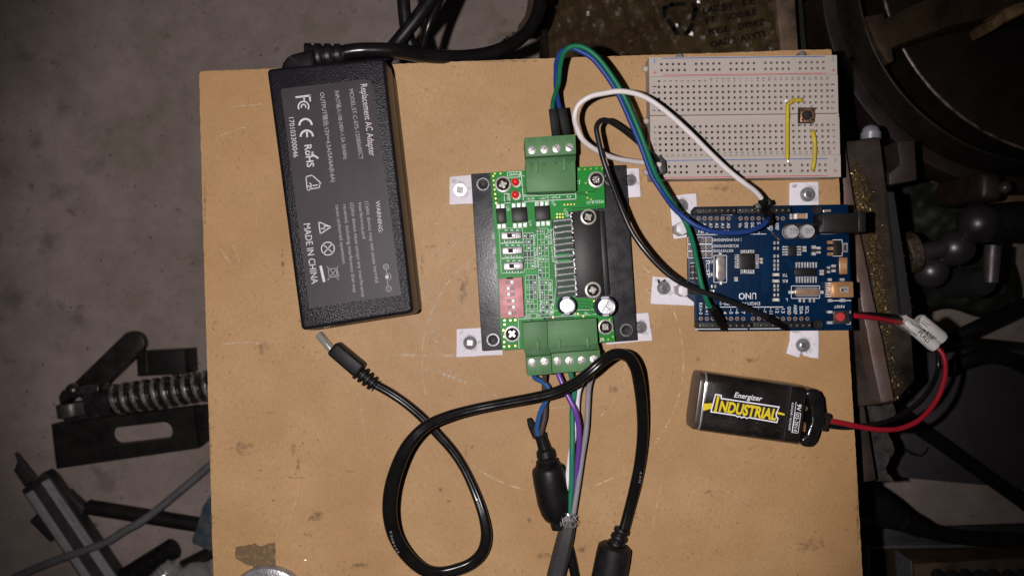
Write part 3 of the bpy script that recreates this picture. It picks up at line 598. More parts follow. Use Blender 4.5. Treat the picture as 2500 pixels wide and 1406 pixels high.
b = MB(); b.prism(rnd_quad((TL, TR, BR, BL), 13), 33, 15, M_ADT, grow=.9); b.build('upper_shell', ta, bevel=1.6, seg=3)
b = MB(); b.prism(rnd_quad(((658, 176), (934, 147), (1003, 756), (739, 800)), 13), 14.6, .1, M_ADP, grow=-.6)
b = MB(); k1 = pxs(33)/pxs(14.6)
def drop(p, zf, zt): s_ = pxs(zf)/pxs(zt); return (1250+(p[0]-1250)*s_, 703+(p[1]-703)*s_)
b.prism([drop(p, 33, 14.6) for p in rnd_quad(((649, 167), (939, 138), (1010, 764), (734, 808)), 13)], 14.6, .1, M_ADP, grow=-.5); b.build('lower_shell', ta, bevel=.9)
zl = 33.06
lab = MB(); lab.poly([(690, 217), (889, 194), (904, 198), (911, 209), (979.5, 720), (755, 752), (686, 222)], zl, M_LBL); lb = lab.build('label', ta)
pr = MB(); z = zl+.05
pr.text('Replacement AC Adapter', (880, 207), (902, 382), 16, z, M_PW)
pr.text('MODEL:ST-C-075-12000600CT', (852, 219), (877, 390), 10, z, M_PG)
pr.text('INPUT输入:100-240V~1.5A 50/60Hz', (817, 223), (839, 390), 9.5, z, M_PG)
pr.text('OUTPUT输出:12V⎓4.5A/5A/6A(0-6A)', (781, 227), (809, 445), 10, z, M_PG, bold=.006)
pr.text('170103300046', (705, 288), (716.5, 385), 12, z, M_PW)
pr.text('WARNING:', (917, 491), (925, 569), 10, z, M_PW)
for s_, a, c in (('(1)this device may not cause harmful', (891, 492), (916.5, 690)), ('interference,and', (875, 495), (885, 583)), ('(2)this device must accept any interference', (855, 496), (883, 725)), ('received, including interference that may', (837.5, 500), (862.5, 715)), ('cause undesired operation.', (819, 501), (836.5, 646))):
    pr.text(s_, a, c, 8.5, z, M_PG)
pr.text('MADE IN CHINA', (741, 547), (761, 694), 16, z, M_PW, bold=.006)
# approval marks
pr.line([(757, 234), (723, 238)], 4.5, z, M_PW); pr.line([(756, 235), (757.5, 247)], 4, z, M_PW); pr.line([(742, 238), (743, 245)], 3.5, z, M_PW)
pr.ring(741, 261, 11, 14.5, z, M_PW, 20, 150, 390); pr.ring(741, 261, 4, 7, z, M_PW, 16, 150, 390)
for cx, cy in ((746, 306), (749, 334)): pr.ring(cx, cy, 13, 18, z, M_PW, 20, 172, 368) if False else pr.ring(cx, cy, 12.5, 17.5, z, M_PW, 20, 185-8, 365-6)
pr.line([(749, 322), (750, 334)], 4.5, z, M_PW)
pr.text('RoHS', (743, 355), (750, 409), 17, z, M_PW, bold=.015); pr.line([(764, 372), (757, 376)], 3.5, z, M_PW); pr.line([(757, 374), (776, 386)], 4.5, z, M_PW)
pr.line([(747, 432), (762, 428), (784, 448), (779, 451), (781, 458), (757, 462), (754, 466), (750, 462), (747, 432)], 2.4, z, M_PW); pr.line([(752, 455), (775, 452)], 2.4, z, M_PW); pr.line([(756, 447), (762, 453), (757, 460)], 2.4, z, M_PW)
pr.line([(778, 542), (808, 554), (782, 571)], 2.6, z, M_PW, True); pr.line([(800, 553), (790, 551), (793, 559), (784, 558)], 2.2, z, M_PW)
pr.ring(800.5, 607, 14.5, 17, z, M_PW, 28); pr.line([(789, 597), (812, 617)], 2.4, z, M_PW); pr.line([(811, 595), (790, 619)], 2.4, z, M_PW)
pr.line([(783, 651), (791, 686)], 6.5, z, M_PW); pr.line([(798, 650), (827, 683)], 1.5, z, M_PG); pr.line([(826, 650), (800, 684)], 1.5, z, M_PG)
pr.line([(801, 657), (820, 655), (823, 676), (804, 676)], 1.6, z, M_PG, True); pr.line([(823, 657), (827, 675)], 2, z, M_PG)
for (x, y) in ((942.5, 651.5), (949, 705)): pr.ring(x, y, 5.6, 7.2, z, M_PG, 20)
pr.line([(943.5, 659), (947, 698)], 1.5, z, M_PG); pr.disc(945, 676, 4.6, z+.02, M_PW); pr.ring(946, 676, 8, 9.5, z, M_PG, 16, -120, 60)
pr.line([(942, 648), (943, 655)], 1.4, z+.02, M_PG); pr.line([(939, 652), (946, 651)], 1.4, z+.02, M_PG); pr.line([(948.5, 702), (949.5, 708)], 1.6, z+.02, M_PG)
pr.build('printed_text', lb)
# mains lead plugged into the adapter's top end
tm = thing('mains_lead', 'thick black mains lead with angled plug in the adapter end', 'power lead', 720, 145, 8)
b = MB(); b.prism([(684, 166), (689, 152), (699, 139), (712, 131), (752, 121), (764, 118), (768, 165), (766, 182), (690, 186)], 25, 6, M_BLK); b.build('plug', tm, bevel=2.2, seg=3)
b = MB(); b.prism([(705, 142), (722, 156), (727, 151), (712, 139)], 25.5, 25, M_BLKM); b.build('grip_mark', tm)
b = MB(); p, ax, l = axis(752, 143, 845, 131, 16); b.lathe(p, ax, [(i*l/24, (6.3 if (i % 6) < 4 else 5.3)-i*.1) for i in range(25)], M_BLK, 20); b.build('strain_relief', tm, ang=60)
b = MB(); b.tube([(825, 133, 16), (860, 125, 16), (900, 122, 15), (960, 125, 12), (1020, 134, 6), (1080, 139, 0), (1140, 138, -6), (1200, 128, -10), (1255, 104, -14), (1295, 68, -18), (1315, 25, -20), (1322, -30, -22), (1324, -80, -24)], 3.05, M_BLKG, 16, 10); b.build('cord', tm)

# ================================================================== low voltage lead
td = thing('dc_power_lead', 'looped black flat lead with a silver barrel plug near the adapter', 'power lead', 840, 880, 3)
b = MB(); p, ax, l = axis(776, 815, 812, 858, 5); b.lathe(p, ax, [(0, 1.1), (0, 1.55), (.4, 1.8), (l, 1.8)], mat('barrel_metal', (.80, .80, .72), .18, .75, var=.06), 24); b.build('barrel_tip', td)
b = MB(); ax2 = Vector((75, 63)).normalized(); n2 = Vector((-ax2.y, ax2.x)); c0 = Vector((808, 849)); c1 = Vector((878, 908))
b.prism([tuple(c0-n2*19), tuple(c1-n2*20), tuple(c1+n2*20), tuple(c0+n2*19)], 9.6, .3, M_BLKM); b.build('plug_body', td, bevel=1.4, seg=3)
b = MB(); p, ax, l = axis(874, 905, 918, 942, 5); b.lathe(p, ax, [(i*l/20, (3.9 if (i % 5) < 3 else 2.5)-i*.03) for i in range(21)], M_BLKM, 20); b.build('strain_relief', td, ang=60)
b = MB(); b.tube([(910, 935, 5, 2.0), (950, 957, 4, 2.0), (990, 983, 3.4, 2.0), (1030, 1018, 3.0, 2.1), (1070, 1060, 3.0, 2.2), (1105, 1102, 3.2, 2.1), (1135, 1145, 3.6, 2.0), (1160, 1200, 5, 2.1), (1178, 1255, 7, 2.2), (1187, 1305, 8, 2.4), (1178, 1345, 8, 2.5), (1150, 1374, 8, 2.5), (1110, 1391, 9, 2.6), (1070, 1397, 10, 2.7), (1030, 1386, 12, 2.7), (990, 1352, 14, 2.9), (963, 1305, 17, 3.0), (952, 1250, 20, 3.1), (957, 1190, 22, 3.1), (975, 1130, 24, 2.9), (1000, 1080, 25, 2.6), (1040, 1040, 25, 2.3), (1090, 1016, 26, 2.2), (1150, 1000, 27, 2.1), (1220, 986, 28, 2.1), (1290, 972, 30, 2.1), (1350, 958, 32, 2.1), (1400, 937, 34, 2.1), (1440, 908, 36, 2.1), (1470, 881, 36, 2.1), (1500, 864, 34, 2.2), (1530, 868, 31, 2.3), (1550, 895, 27, 2.4), (1560, 940, 21, 2.5), (1567, 1000, 14, 2.5), (1568, 1060, 9, 2.5), (1563, 1130, 6, 2.5), (1551, 1190, 4.5, 2.5), (1536, 1245, 4.2, 2.4), (1521, 1300, 5, 2.3)], 2.0, M_BLKG, 20, 8); b.build('cord', td)
M_CP = mat('cord_print', (.20, .19, .20), .5)
b = MB()
for i, ch in enumerate('E308442'): b.text(ch, (951+i*.8+ (i*i)*.35, 1297+i*8.), (953+i*1.0+(i*i)*.35, 1303+i*8.), 5, 20.1-i*.5, M_CP)
for i, ch in enumerate('AWM'): b.text(ch, (1563-i*1.5, 1150+i*10), (1561-i*1.5, 1157+i*10), 5, 8.4-i*.3, M_CP)
b.build('cord_print', td)
b = MB(); p, ax, l = axis(1519, 1290, 1497, 1345, 7); b.lathe(p, ax, [(i*l/20, (3.3 if (i % 6) < 4 else 2.6)+i*.035) for i in range(21)], M_BLK, 20); b.build('ferrite_collar', td, ang=60)
b = MB(); p, ax, l = axis(1502, 1328, 1474, 1475, 7.6); b.lathe(p, ax, [(0, 5.6), (1.2, 7.1), (5, 7.4), (l, 7.6)], M_BLKM, 30); b.build('ferrite_core', td)

# ================================================================== cut lead with moulded core, feeding the driver
tf = thing('stripped_supply_lead', 'black moulded ferrite lead with slit sheath, blue and brown wires into the green terminal', 'power lead', 1340, 1200, 0)
b = MB(); p, ax, l = axis(1331, 1100, 1364, 1296, 7.4); L0 = l
b.lathe(p, ax, [(-1, 3.0), (0, 3.9), (2.5, 4.1), (3.2, 3.6), (3.8, 4.6), (4.4, 4.9), (4.8, 4.5), (5.4, 5.2), (5.9, 4.9), (6.5, 5.9), (7.2, 6.8), (8.5, 7.2), (13, 7.3), (22, 7.1), (27, 6.2), (29.5, 5.0), (31, 3.2), (34, 2.8)], M_BLK, 30); b.build('ferrite_core', tf)
b = MB(); p, ax, l = axis(1318, 1060, 1333, 1106, 7); b.lathe(p, ax, [(0, 2.9), (2, 2.5), (l, 2.9)], M_BLK, 20, cap=False); b.lathe(Vector(p)+Vector(ax)*1.2, ax, [(0, 2.3), (.3, .1)], M_VOID, 16)
b.tube([(1312, 1066, 6, 2.0), (1303, 1048, 6, 1.8), (1296, 1034, 6.5, 1.5), (1291, 1021, 7, .9)], .6, M_BLKM, 10, 4); b.build('sheath', tf)
M_WB = mat('wire_blue', (.022, .095, .27), .32, var=.08); M_WBR = mat('wire_brown', (.065, .042, .038), .4, var=.1)
b = MB(); b.tube([(1300, 905, 14), (1306, 922, 13), (1326, 934, 12), (1338, 950, 12), (1334, 975, 12), (1322, 998, 10), (1314, 1022, 9), (1311, 1050, 8), (1318, 1075, 7)], 1.05, M_WB, 10); b.build('blue_wire', tf)
b = MB(); b.tube([(1331, 900, 14), (1329, 930, 12), (1328, 960, 10), (1331, 990, 9), (1330, 1018, 8.5), (1323, 1048, 8), (1320, 1075, 7)], 1.05, M_WBR, 10); b.build('brown_wire', tf)
b = MB(); b.tube([(1372, 1280, 3), (1390, 1340, 3), (1404, 1406, 3), (1418, 1490, 3), (1430, 1640, -2)], 2.1, M_BLKG, 12); b.build('cord', tf)
tw = thing('motor_cable', 'dark grey sheathed cable opened into purple, green, white and grey wires', 'cable', 1370, 1340, 0)
for nm, c, P in (('white_wire', (.70, .67, .70), [(1428, 895, 14), (1424, 920, 13), (1412, 960, 10), (1407, 1010, 9), (1402, 1060, 9), (1393, 1110, 9), (1385, 1170, 9), (1378, 1220, 9), (1373, 1290, 8)]),
                 ('green_wire', (.022, .17, .10), [(1391, 895, 14), (1395, 920, 13), (1402, 950, 12), (1398, 1000, 11), (1397, 1060, 11), (1397, 1120, 11), (1395, 1190, 10), (1388, 1260, 9), (1384, 1295, 8)]),
                 ('purple_wire', (.13, .045, .28), [(1357, 895, 14), (1366, 920, 14), (1384, 962, 15), (1402, 1000, 16), (1412, 1035, 15), (1414, 1080, 13), (1409, 1130, 10), (1403, 1190, 7.5), (1392, 1290, 6)]),
                 ('grey_wire', (.24, .23, .25), [(1449, 892, 14), (1445, 915, 13), (1437, 945, 11), (1435, 990, 10), (1431, 1050, 9.5), (1422, 1115, 9), (1411, 1190, 9), (1402, 1240, 9), (1395, 1290, 8)])):
    b = MB(); b.tube(P, 1.15, mat(nm, c, .34, var=.06), 12); b.build(nm, tw)
b = MB(); b.tube([(1386, 1282, 7, 3.5), (1378, 1320, 7, 3.8), (1366, 1370, 6, 4.0), (1352, 1430, 5, 4.1), (1340, 1490, 5, 4.1), (1332, 1560, 4, 4.1), (1330, 1640, -4, 4.1)], 3.4, mat('grey_sheath', (.036, .032, .033), .55, var=.15, vs=80), 18); b.build('sheath', tw)
b = MB(); rnd = random.Random(9)
for i in range(46):
    x = rnd.uniform(1368, 1408); b.tube([(x, 1286, 9+rnd.uniform(-1, 2)), (x+rnd.uniform(-8, 9), 1270+rnd.uniform(-5, 5), 11+rnd.uniform(0, 2)), (x+rnd.uniform(-10, 14), 1258+rnd.uniform(-6, 10), 10+rnd.uniform(0, 3))], .14, M_CHR if i % 3 else M_BLKM, 4, 3)
b.build('shield_strands', tw)

# ================================================================== mounting tabs
M_TAB = mat('tab_card', (.66, .62, .66), .6, spec=.2, var=.03, vs=80, bump=.06, bs=300)
TABS = [
 ('white tab with a flat square-drive screw, upper left of the driver plate', [(1098, 432), (1172, 425), (1176, 496), (1097, 500)], (1123, 464), 17, 'flat', .1),
 ('wide white tab under the lower left corner of the driver plate', [(1115, 803), (1222, 797), (1228, 866), (1114, 872)], (1147, 837), 17, 'dome', .05),
 ('white tab with a smudged edge, upper right of the driver plate', [(1510, 412), (1560, 410), (1564.5, 481), (1515, 484)], (1540.6, 439), 14.5, 'dome', .4),
 ('white tab under the lower right corner of the driver plate', [(1482, 771), (1583, 763), (1593, 831), (1480, 841)], (1565, 799), 15.5, 'dome', .8),
 ('white tab crossed by the blue and green wires, upper left of the blue board', [(1633, 479), (1700, 472), (1705, 576), (1645, 584)], (1665, 502), 17, 'dome', .1),
 ('white tab with black pen marks, left of the blue board', [(1593, 675), (1700, 682), (1702, 747), (1588, 742)], (1622, 703), 16.5, 'dome', .6),
 ('white tab between the white breadboard and the blue board', [(1928, 446), (1998, 444), (2000, 512), (1927, 512)], (1974.7, 474), 18, 'dome', .3),
 ('white tab with a notched lower edge, below the blue board', [(1930, 795), (1999, 797), (1999, 875), (1980, 873), (1961, 868), (1957, 856), (1951, 873), (1920, 863), (1928, 830)], (1963, 843), 17, 'dome', .2)]
M_FLAT = mat('screw_flat', (.74, .73, .76), .35, .4, var=.06, vs=300)
M_REC = mat('screw_recess', (.22, .215, .22), .4, .4, var=.3, vs=600)
for lb_, out, (sx, sy), r, kind, rot in TABS:
    t = thing('mounting_tab', lb_, 'tab', sx, sy, 0, 'white tabs screwed to the board')
    b = MB(); b.prism(jag(out, 9, .5, rnd), 1.3, .04, M_TAB); b.build('tab_plate', t, bevel=.15)
    b = MB(); R = r*pxs(3)
    if kind == 'flat': b.vlathe(sx, sy, 1.6, [(1.2, R), (1.6, R), (1.75, R-.2), (1.76, .1)], M_FLAT, 32); zt_ = 1.8; q = 8
    else: b.vlathe(sx, sy, 3.2, [(1.2, R), (1.9, R), (2.6, R*.93), (3.3, R*.72), (3.7, R*.42), (3.8, .1)], M_ZINC, 32); zt_ = 3.82; q = 6.5
    s_ = b.build('screw', t)
    gb = MB(); gb.blot([(sx+r*1.75*math.cos(a_)*rnd.uniform(.8, 1.2), sy+r*1.75*math.sin(a_)*rnd.uniform(.8, 1.2)) for a_ in [k_*math.pi/7 for k_ in range(14)]], sx, sy, 1.33, M_GRIME)
    ex, ey = out[0]; gb.blot([(ex+(sx-ex)*.3+14*math.cos(a_), ey+(sy-ey)*.3+9*math.sin(a_)) for a_ in [k_*math.pi/5 for k_ in range(10)]], ex+(sx-ex)*.3, ey+(sy-ey)*.3, 1.335, M_GRIME); gb.build('dirt_smudge', t)
    b = MB(); b.box(sx-q, sy-q, sx+q, sy+q, zt_, zt_-.5, M_REC if kind == 'flat' else M_DCHR, rot); b.build('square_recess', s_)
    if 'pen marks' in lb_:
        b = MB(); b.prism([(1605, 682), (1610, 682), (1614, 694), (1607, 694)], 1.36, 1.3, M_VOID); b.prism([(1612, 688), (1624, 681), (1626, 686), (1615, 694)], 1.36, 1.3, M_VOID); b.build('pen_mark', t)

# ================================================================== motor driver
tv = thing('motor_driver', 'green stepper driver circuit board on a black heatsink plate', 'circuit board', 1350, 640, 2)
M_HS = mat('anodised_black', (.018, .015, .020), .40, spec=1.0, var=.3, vs=120, bump=.12, bs=1000, rvar=.08)
M_PCB = mat('green_solder_mask', (.006, .20, .022), .4, var=.12, vs=60, spec=.12); M_PCBL = mat('green_trace', (.02, .33, .05), .4, spec=.12, var=.05); M_PCBD = mat('dark_gap', (.006, .032, .015), .4, spec=.15, var=.1)
M_SILK = mat('silkscreen', (.66, .72, .66), .5, spec=.1, var=.04); M_SILK2 = mat('silkscreen_thin', (.50, .64, .52), .5, spec=.1, var=.08, vs=800)
M_TERM = mat('terminal_green', (.078, .180, .072), .5, spec=.2, var=.11, vs=55, bump=.03, bs=500); M_TERMD = mat('terminal_green_shade', (.035, .105, .035), .5, spec=.2, var=.08)  # darker copy of the green puts shade into sloped faces and slots
M_CHIP = mat('chip_black', (.012, .010, .010), .45, spec=.25, var=.2, vs=300, bump=.06, bs=1500)
M_SOL = mat('solder', (.66, .65, .63), .3, .45, var=.2, vs=700, bump=.4, bs=1300)
b = MB(); b.prism([(1149.5, 424.7), (1527, 402.4), (1555.5, 830.6), (1177, 857)], 8, 1.4, M_HS); plate = b.build('heatsink_plate', tv, bevel=.35)
for x, y in ((1179, 450), (1490, 437), (1203.5, 829.5), (1529, 806)):
    b = MB(); b.vlathe(x, y, 8.2, [(8.0, 2.9), (8.12, 2.8), (8.12, 2.2)], M_HS, 24); b.vlathe(x, y, 8.4, [(8.1, 2.15), (9.4, 2.1), (9.6, 1.8), (9.5, 1.15), (8.5, 1.0), (8.45, .1)], M_BSTEEL, 24); b.build('socket_screw', tv)
zp = 13.6
b = MB(); b.prism([(1197, 421), (1472, 405), (1478, 507), (1388, 517), (1403, 727), (1490, 732), (1502, 833), (1226, 855)], zp, 12, M_PCB); pcb = b.build('circuit_board', tv)
for x, y in ((1228, 456), (1455, 440), (1250, 812), (1478, 797)):
    b = MB(); b.vlathe(x, y, 10, [(8, 2.4), (12, 2.4)], M_ZINC, 20); b.build('spacer', tv)
# silkscreen / traces
b = MB(); z = zp+.03; z2 = zp+.06; z0_ = zp+.015
b.poly([(1262, 556), (1352, 545), (1396, 535), (1404, 725), (1360, 735), (1350, 690)], z0_, M_PCBD) if False else None
b.poly([(1346, 536), (1393, 531), (1405, 722), (1357, 727)], z0_, M_PCBD)
b.poly([(1214, 502), (1344, 494), (1350, 548), (1218, 558)], z0_, M_PCBD) if False else None
for y in (623.5, 638): b.poly([(1357, y-2), (1392, y-4), (1393, y+4), (1357, y+6)], z0_+.008, M_PCBL)
rnd = random.Random(31)
def grid(x0, y0, x1, y1, nc, nr, sk=.035, wd=1.2):
    for i in range(nc+1): x = x0+(x1-x0)*i/nc; b.line([(x, y0), (x+(y1-y0)*sk, y1)], wd, z, M_SILK2)
    for j in range(nr+1): y = y0+(y1-y0)*j/nr; b.line([(x0+(y-y0)*sk, y), (x1+(y-y0)*sk, y-(x1-x0)*.03)], wd, z, M_SILK2)
    for i in range(nc):
        for j in range(nr):
            cx = x0+(x1-x0)*(i+.5)/nc+(y1-y0)*sk*(j+.5)/nr; cy = y0+(y1-y0)*(j+.5)/nr; dx = (x1-x0)/nc*.42; dy = (y1-y0)/nr*.42
            if rnd.random() < .45: b.poly([(cx-dx, cy-dy), (cx+dx, cy-dy-.4), (cx+dx, cy+dy), (cx-dx, cy+dy)], z0_, M_PCBD)
            r_ = rnd.random()
            if r_ < .34: b.text(rnd.choice('01'), (cx-1.8, cy+2.4), (cx+1.8, cy+2.4), 5, z2, M_SILK)
            elif r_ < .42: b.text(rnd.choice(['off', '20', '50', '.8', 'on']), (cx+3.4, cy-2.4), (cx-3.4, cy-2.4), 4.5, z2, M_SILK)
grid(1277, 569, 1302, 657, 3, 6); grid(1311, 558, 1337, 680, 3, 9); grid(1282, 672, 1310, 766, 3, 8); grid(1318, 684, 1348, 768, 3, 7)
for st, a, c in (('Decay Setting', (1307, 604), (1312, 652)), ('Running Current', (1342, 560), (1348, 640)), ('Stop Current', (1302, 572), (1305, 655)), ('Excitation Mode', (1313, 676), (1318, 764)), ('Step 1 2 8 16', (1340, 690), (1348, 764)), ('Current Table', (1350, 566), (1355, 676)), ('S1 S2 S3', (1339, 560), (1339, 596))):
    b.text(st, a, c, 6, z2, M_SILK)
for k in range(5): b.poly([(1284+k*5.6, 660), (1287.6+k*5.6, 660), (1287.8+k*5.6, 669), (1284.2+k*5.6, 669)], z, M_PCBL)
b.line([(1351, 556), (1358, 700), (1348, 770)], 1.3, z, M_SILK2)
b.text('Power', (1269, 422), (1241, 424), 9, z, M_SILK); b.line([(1238.5, 421), (1270, 419.5), (1270.5, 432.5), (1239, 434)], 1.4, z, M_SILK, True)
b.text('Run', (1237, 476), (1240, 493), 8, z, M_SILK); b.line([(1231, 473), (1244, 473), (1245, 496), (1232, 496)], 1.4, z, M_SILK, True)
b.line([(1272, 418), (1278, 492.5), (1406, 486), (1405, 466)], 1.6, z, M_SILK); b.line([(1276, 477), (1405, 470)], 1.4, z, M_SILK); b.line([(1278, 480), (1405, 474)], 1.2, z, M_SILK)
for st, a, c in (('EN-', (1304, 483), (1284, 484)), ('Dir-', (1339, 481), (1314, 482.5)), ('Pul-', (1367, 479), (1343, 480.5)), ('+V', (1395, 477), (1382, 478)), ('J3', (1417, 442), (1407, 442)), ('M335-B-V1', (1473, 488), (1433, 491)), ('JR', (1464, 832), (1476, 832)), ('U20', (1376, 512), (1383, 530)), ('U4', (1346, 494), (1352, 504)), ('U6', (1235, 505), (1239, 516)), ('U5', (1290, 540), (1294, 552)), ('SW1', (1209, 583), (1208, 569)), ('SW2', (1212, 619), (1211, 605)), ('SW3', (1215, 656), (1214, 642)), ('GND', (1278, 776), (1297, 775)), ('24V', (1308, 774), (1322, 773)), ('A-', (1341, 771), (1350, 771)), ('B+', (1372, 770), (1382, 769)), ('B-', (1401, 769), (1411, 768)), ('A+', (1427, 768), (1437, 767))):
    b.text(st, a, c, 7.5, z, M_SILK)
for P in ([(1242, 440), (1258, 448), (1272, 458), (1290, 458)], [(1211, 504), (1212, 484), (1222, 477), (1240, 478)], [(1220, 505), (1221, 494), (1300, 489), (1400, 484)], [(1406, 471), (1450, 468), (1456, 462), (1457, 455)], [(1408, 475), (1430, 474), (1434, 482)], [(1396, 509), (1468, 504)], [(1297, 543), (1302, 553), (1312, 560)]):
    b.line(P, 1.8, z, M_PCBD)
b.line([(1266, 430), (1280, 430)], 1.2, z, M_SILK)
for P in ([(1405, 742), (1440, 745), (1462, 760)], [(1405, 750), (1435, 752), (1452, 764)], [(1405, 758), (1430, 759), (1446, 768)], [(1405, 735), (1446, 738), (1470, 752)]): b.line(P, 1.6, z, M_PCBD)
for P in ([(1290, 770), (1300, 783)], [(1316, 763), (1330, 778), (1400, 772)], [(1322, 760), (1345, 772)]): b.line(P, 5, z0_, M_PCBD)
b.line([(1265, 779), (1455, 767)], 1.4, z, M_SILK2); b.line([(1265, 775), (1267, 850)], 1.4, z, M_SILK2); b.line([(1262, 777), (1262, 760), (1452, 756)], 1.2, z, M_SILK2)
for x, y in ((1226, 558), (1228, 595), (1230, 632)): b.line([(x-8, y), (x+49, y-2), (x+51, y+33), (x-6, y+35)], 1.3, z, M_SILK2, True)
M_VIA = mat('via_gold', (.55, .45, .12), .3, .8, var=.1)
vias = [(1204+1.2*i, 430+11*i) for i in range(7)]+[(1400+14*i, 415-.8*i) for i in range(6)]+[(1360+7*i, 523+7.5*j) for i in range(3) for j in range(2)]+[(1378+8*i, 500-.4*i) for i in range(4)]+[(1232, 782), (1246, 782), (1258, 781), (1232, 792), (1229, 806), (1231, 822), (1231, 835), (1231, 846), (1243, 845), (1258, 844), (1488, 780), (1492, 793), (1495, 806), (1496, 822), (1485, 829), (1471, 829), (1222, 424), (1208, 424), (1350, 774), (1411, 766), (1424, 772), (1401, 739), (1450, 735), (1430, 447), (1432, 470), (1443, 487), (1434, 483)]
for x, y in vias: b.ring(x, y, .9, 2.2, z2, M_VIA, 10); b.disc(x, y, .9, z2, M_PCBD, 8)
b.build('silkscreen', pcb)
M_HEAD = mat('screw_head_dark', (.045, .038, .034), .22, .2, var=.3, vs=300); M_CROSS = mat('cross_reflection', (.42, .38, .34), .25, .5, var=.35, vs=900)  # pale cross colour stands in for reflections inside the recess
M_WASH = mat('washer_bright', (.60, .56, .52), .3, .4, var=.2, vs=400)
def phillips(x, y, z_, rpx, parent, wpx, wm):
    R = rpx*pxs(z_); w_ = MB(); w_.vlathe(x, y, z_, [(z_, wpx*pxs(z_)), (z_+.35, wpx*pxs(z_)), (z_+.5, wpx*pxs(z_)-.25), (z_+.5, R*.6)], wm, 32); wo = w_.build('washer', parent)
    o = MB(); o.vlathe(x, y, z_, [(z_+.5, R), (z_+1.0, R), (z_+1.6, R*.86), (z_+2.1, R*.58), (z_+2.25, R*.3), (z_+2.27, .1)], M_HEAD, 32); so = o.build('phillips_screw', parent)
    c = MB(); k = rpx*.62; h = rpx*.17; a = rnd.uniform(0, 1.5); zt_ = z_+2.31
    for q in (0, math.pi/2): c.box(x-k, y-h, x+k, y+h, zt_+(.01 if q else 0), zt_-.6, M_CROSS, a+q)
    c.build('cross_recess', so)
    g = MB()  # four chrome beads added as glints around the cross
    for q in range(4):
        aa = a+q*math.pi/2+math.pi/4; g.ball(x+math.cos(aa)*rpx*.36, y+math.sin(aa)*rpx*.36, z_+2.15, R*.17, M_CHR, 8, .8)
    g.build('recess_glints', so)
for x, y in ((1227.7, 450.7), (1455.5, 439), (1250, 815)): phillips(x, y, zp, 15.5, tv, 20, M_WASH if x < 1460 and y < 800 else M_FLAT)
phillips(1478, 798, zp, 15, tv, 19, M_WASH)
# main chip with its row of legs
b = MB(); b.prism([(1397, 518.5), (1462, 514), (1476, 720), (1410, 725.4)], 13.2, 8.05, M_CHIP); b.prism([(1462, 516), (1474, 514.5), (1489, 719), (1476, 720.5)], 11.6, 8.05, M_CHIP); ch = b.build('driver_chip', tv, bevel=.15)
rn2 = random.Random(77)
for i in range(13):
    y = 538+14.65*i; x = 1352+i*.95; b = MB()
    b.tube([(x, y+2, zp+.6), (x+12, y+.6, zp+.9), (x+28, y-1.5+rn2.uniform(-1, 1), zp+.9), (x+44, y-3, zp+.6)], .42, M_SOL, 8, 4); b.ball(x+2, y+1.6, zp+.3, .62, M_SOL, 10, .7); b.build('chip_leg', ch)
b = MB()
for i in range(64): x = 1393+.062*i*3.2+rn2.uniform(-3, 3); y = 520+i*3.22; b.box(x-2, y-1, x+2, y+1, zp+rn2.uniform(-.8, -.1), 9, M_ZINC if i % 3 else M_SOL, rn2.uniform(-.6, .6))
b.build('solder_edge', ch)
phillips(1436, 530, 13.22, 15, tv, 19.5, M_WASH); phillips(1447, 708, 13.22, 15, tv, 20, M_WASH)
# small parts
M_LED = mat('red_led', (.78, .008, .010), .22, var=.03, coat=.4); M_LED.node_tree.nodes['Principled BSDF'].inputs['Subsurface Weight'].default_value = .25; M_LED.node_tree.nodes['Principled BSDF'].inputs['Subsurface Radius'].default_value = (.002, .0004, .0004)
for x, y in ((1258, 443), (1257.5, 474)):
    b = MB(); b.ring(x+3, y+4, 6, 11, z2, M_SILK2); b.vlathe(x, y, 17, [(zp, 1.75), (14.3, 1.75), (14.3, 1.55), (16.3, 1.5), (17.1, 1.1), (17.4, .5), (17.45, .05)], M_LED, 24); b.build('led', tv)
for q, nl in ((((1210.5, 509), (1233, 507.5), (1236, 543.5), (1213.5, 545)), 2), (((1248, 507), (1285, 504.5), (1288, 540.5), (1251, 543)), 3), (((1304.5, 503.5), (1341, 501), (1344, 536.5), (1308, 539)), 3)):
    b = MB(); b.prism(list(q), 16.6, zp, M_CHIP); c = b.build('optocoupler', tv, bevel=.3)
    b = MB()
    for s_ in (0, 1):
        A, Bq = (q[0], q[1]) if s_ == 0 else (q[3], q[2])
        for i in range(nl):
            t_ = (i+.5)/nl; x = A[0]+(Bq[0]-A[0])*t_; y = A[1]+(Bq[1]-A[1])*t_; d = -5 if s_ == 0 else 8
            b.box(x-4.5, y+d-5, x+4.5, y+d+6, zp+.12, zp, M_SILK); b.box(x-2.6, y+d-3, x+2.6, y+d+6 if s_ == 0 else y+d+2, zp+1.1, zp+.1, M_SOL if (i+s_) % 2 else M_ZINC)
    b.build('leads', c)
M_SW = mat('switch_metal', (.50, .46, .47), .42, .7, var=.25, vs=220, bump=.1, bs=700)
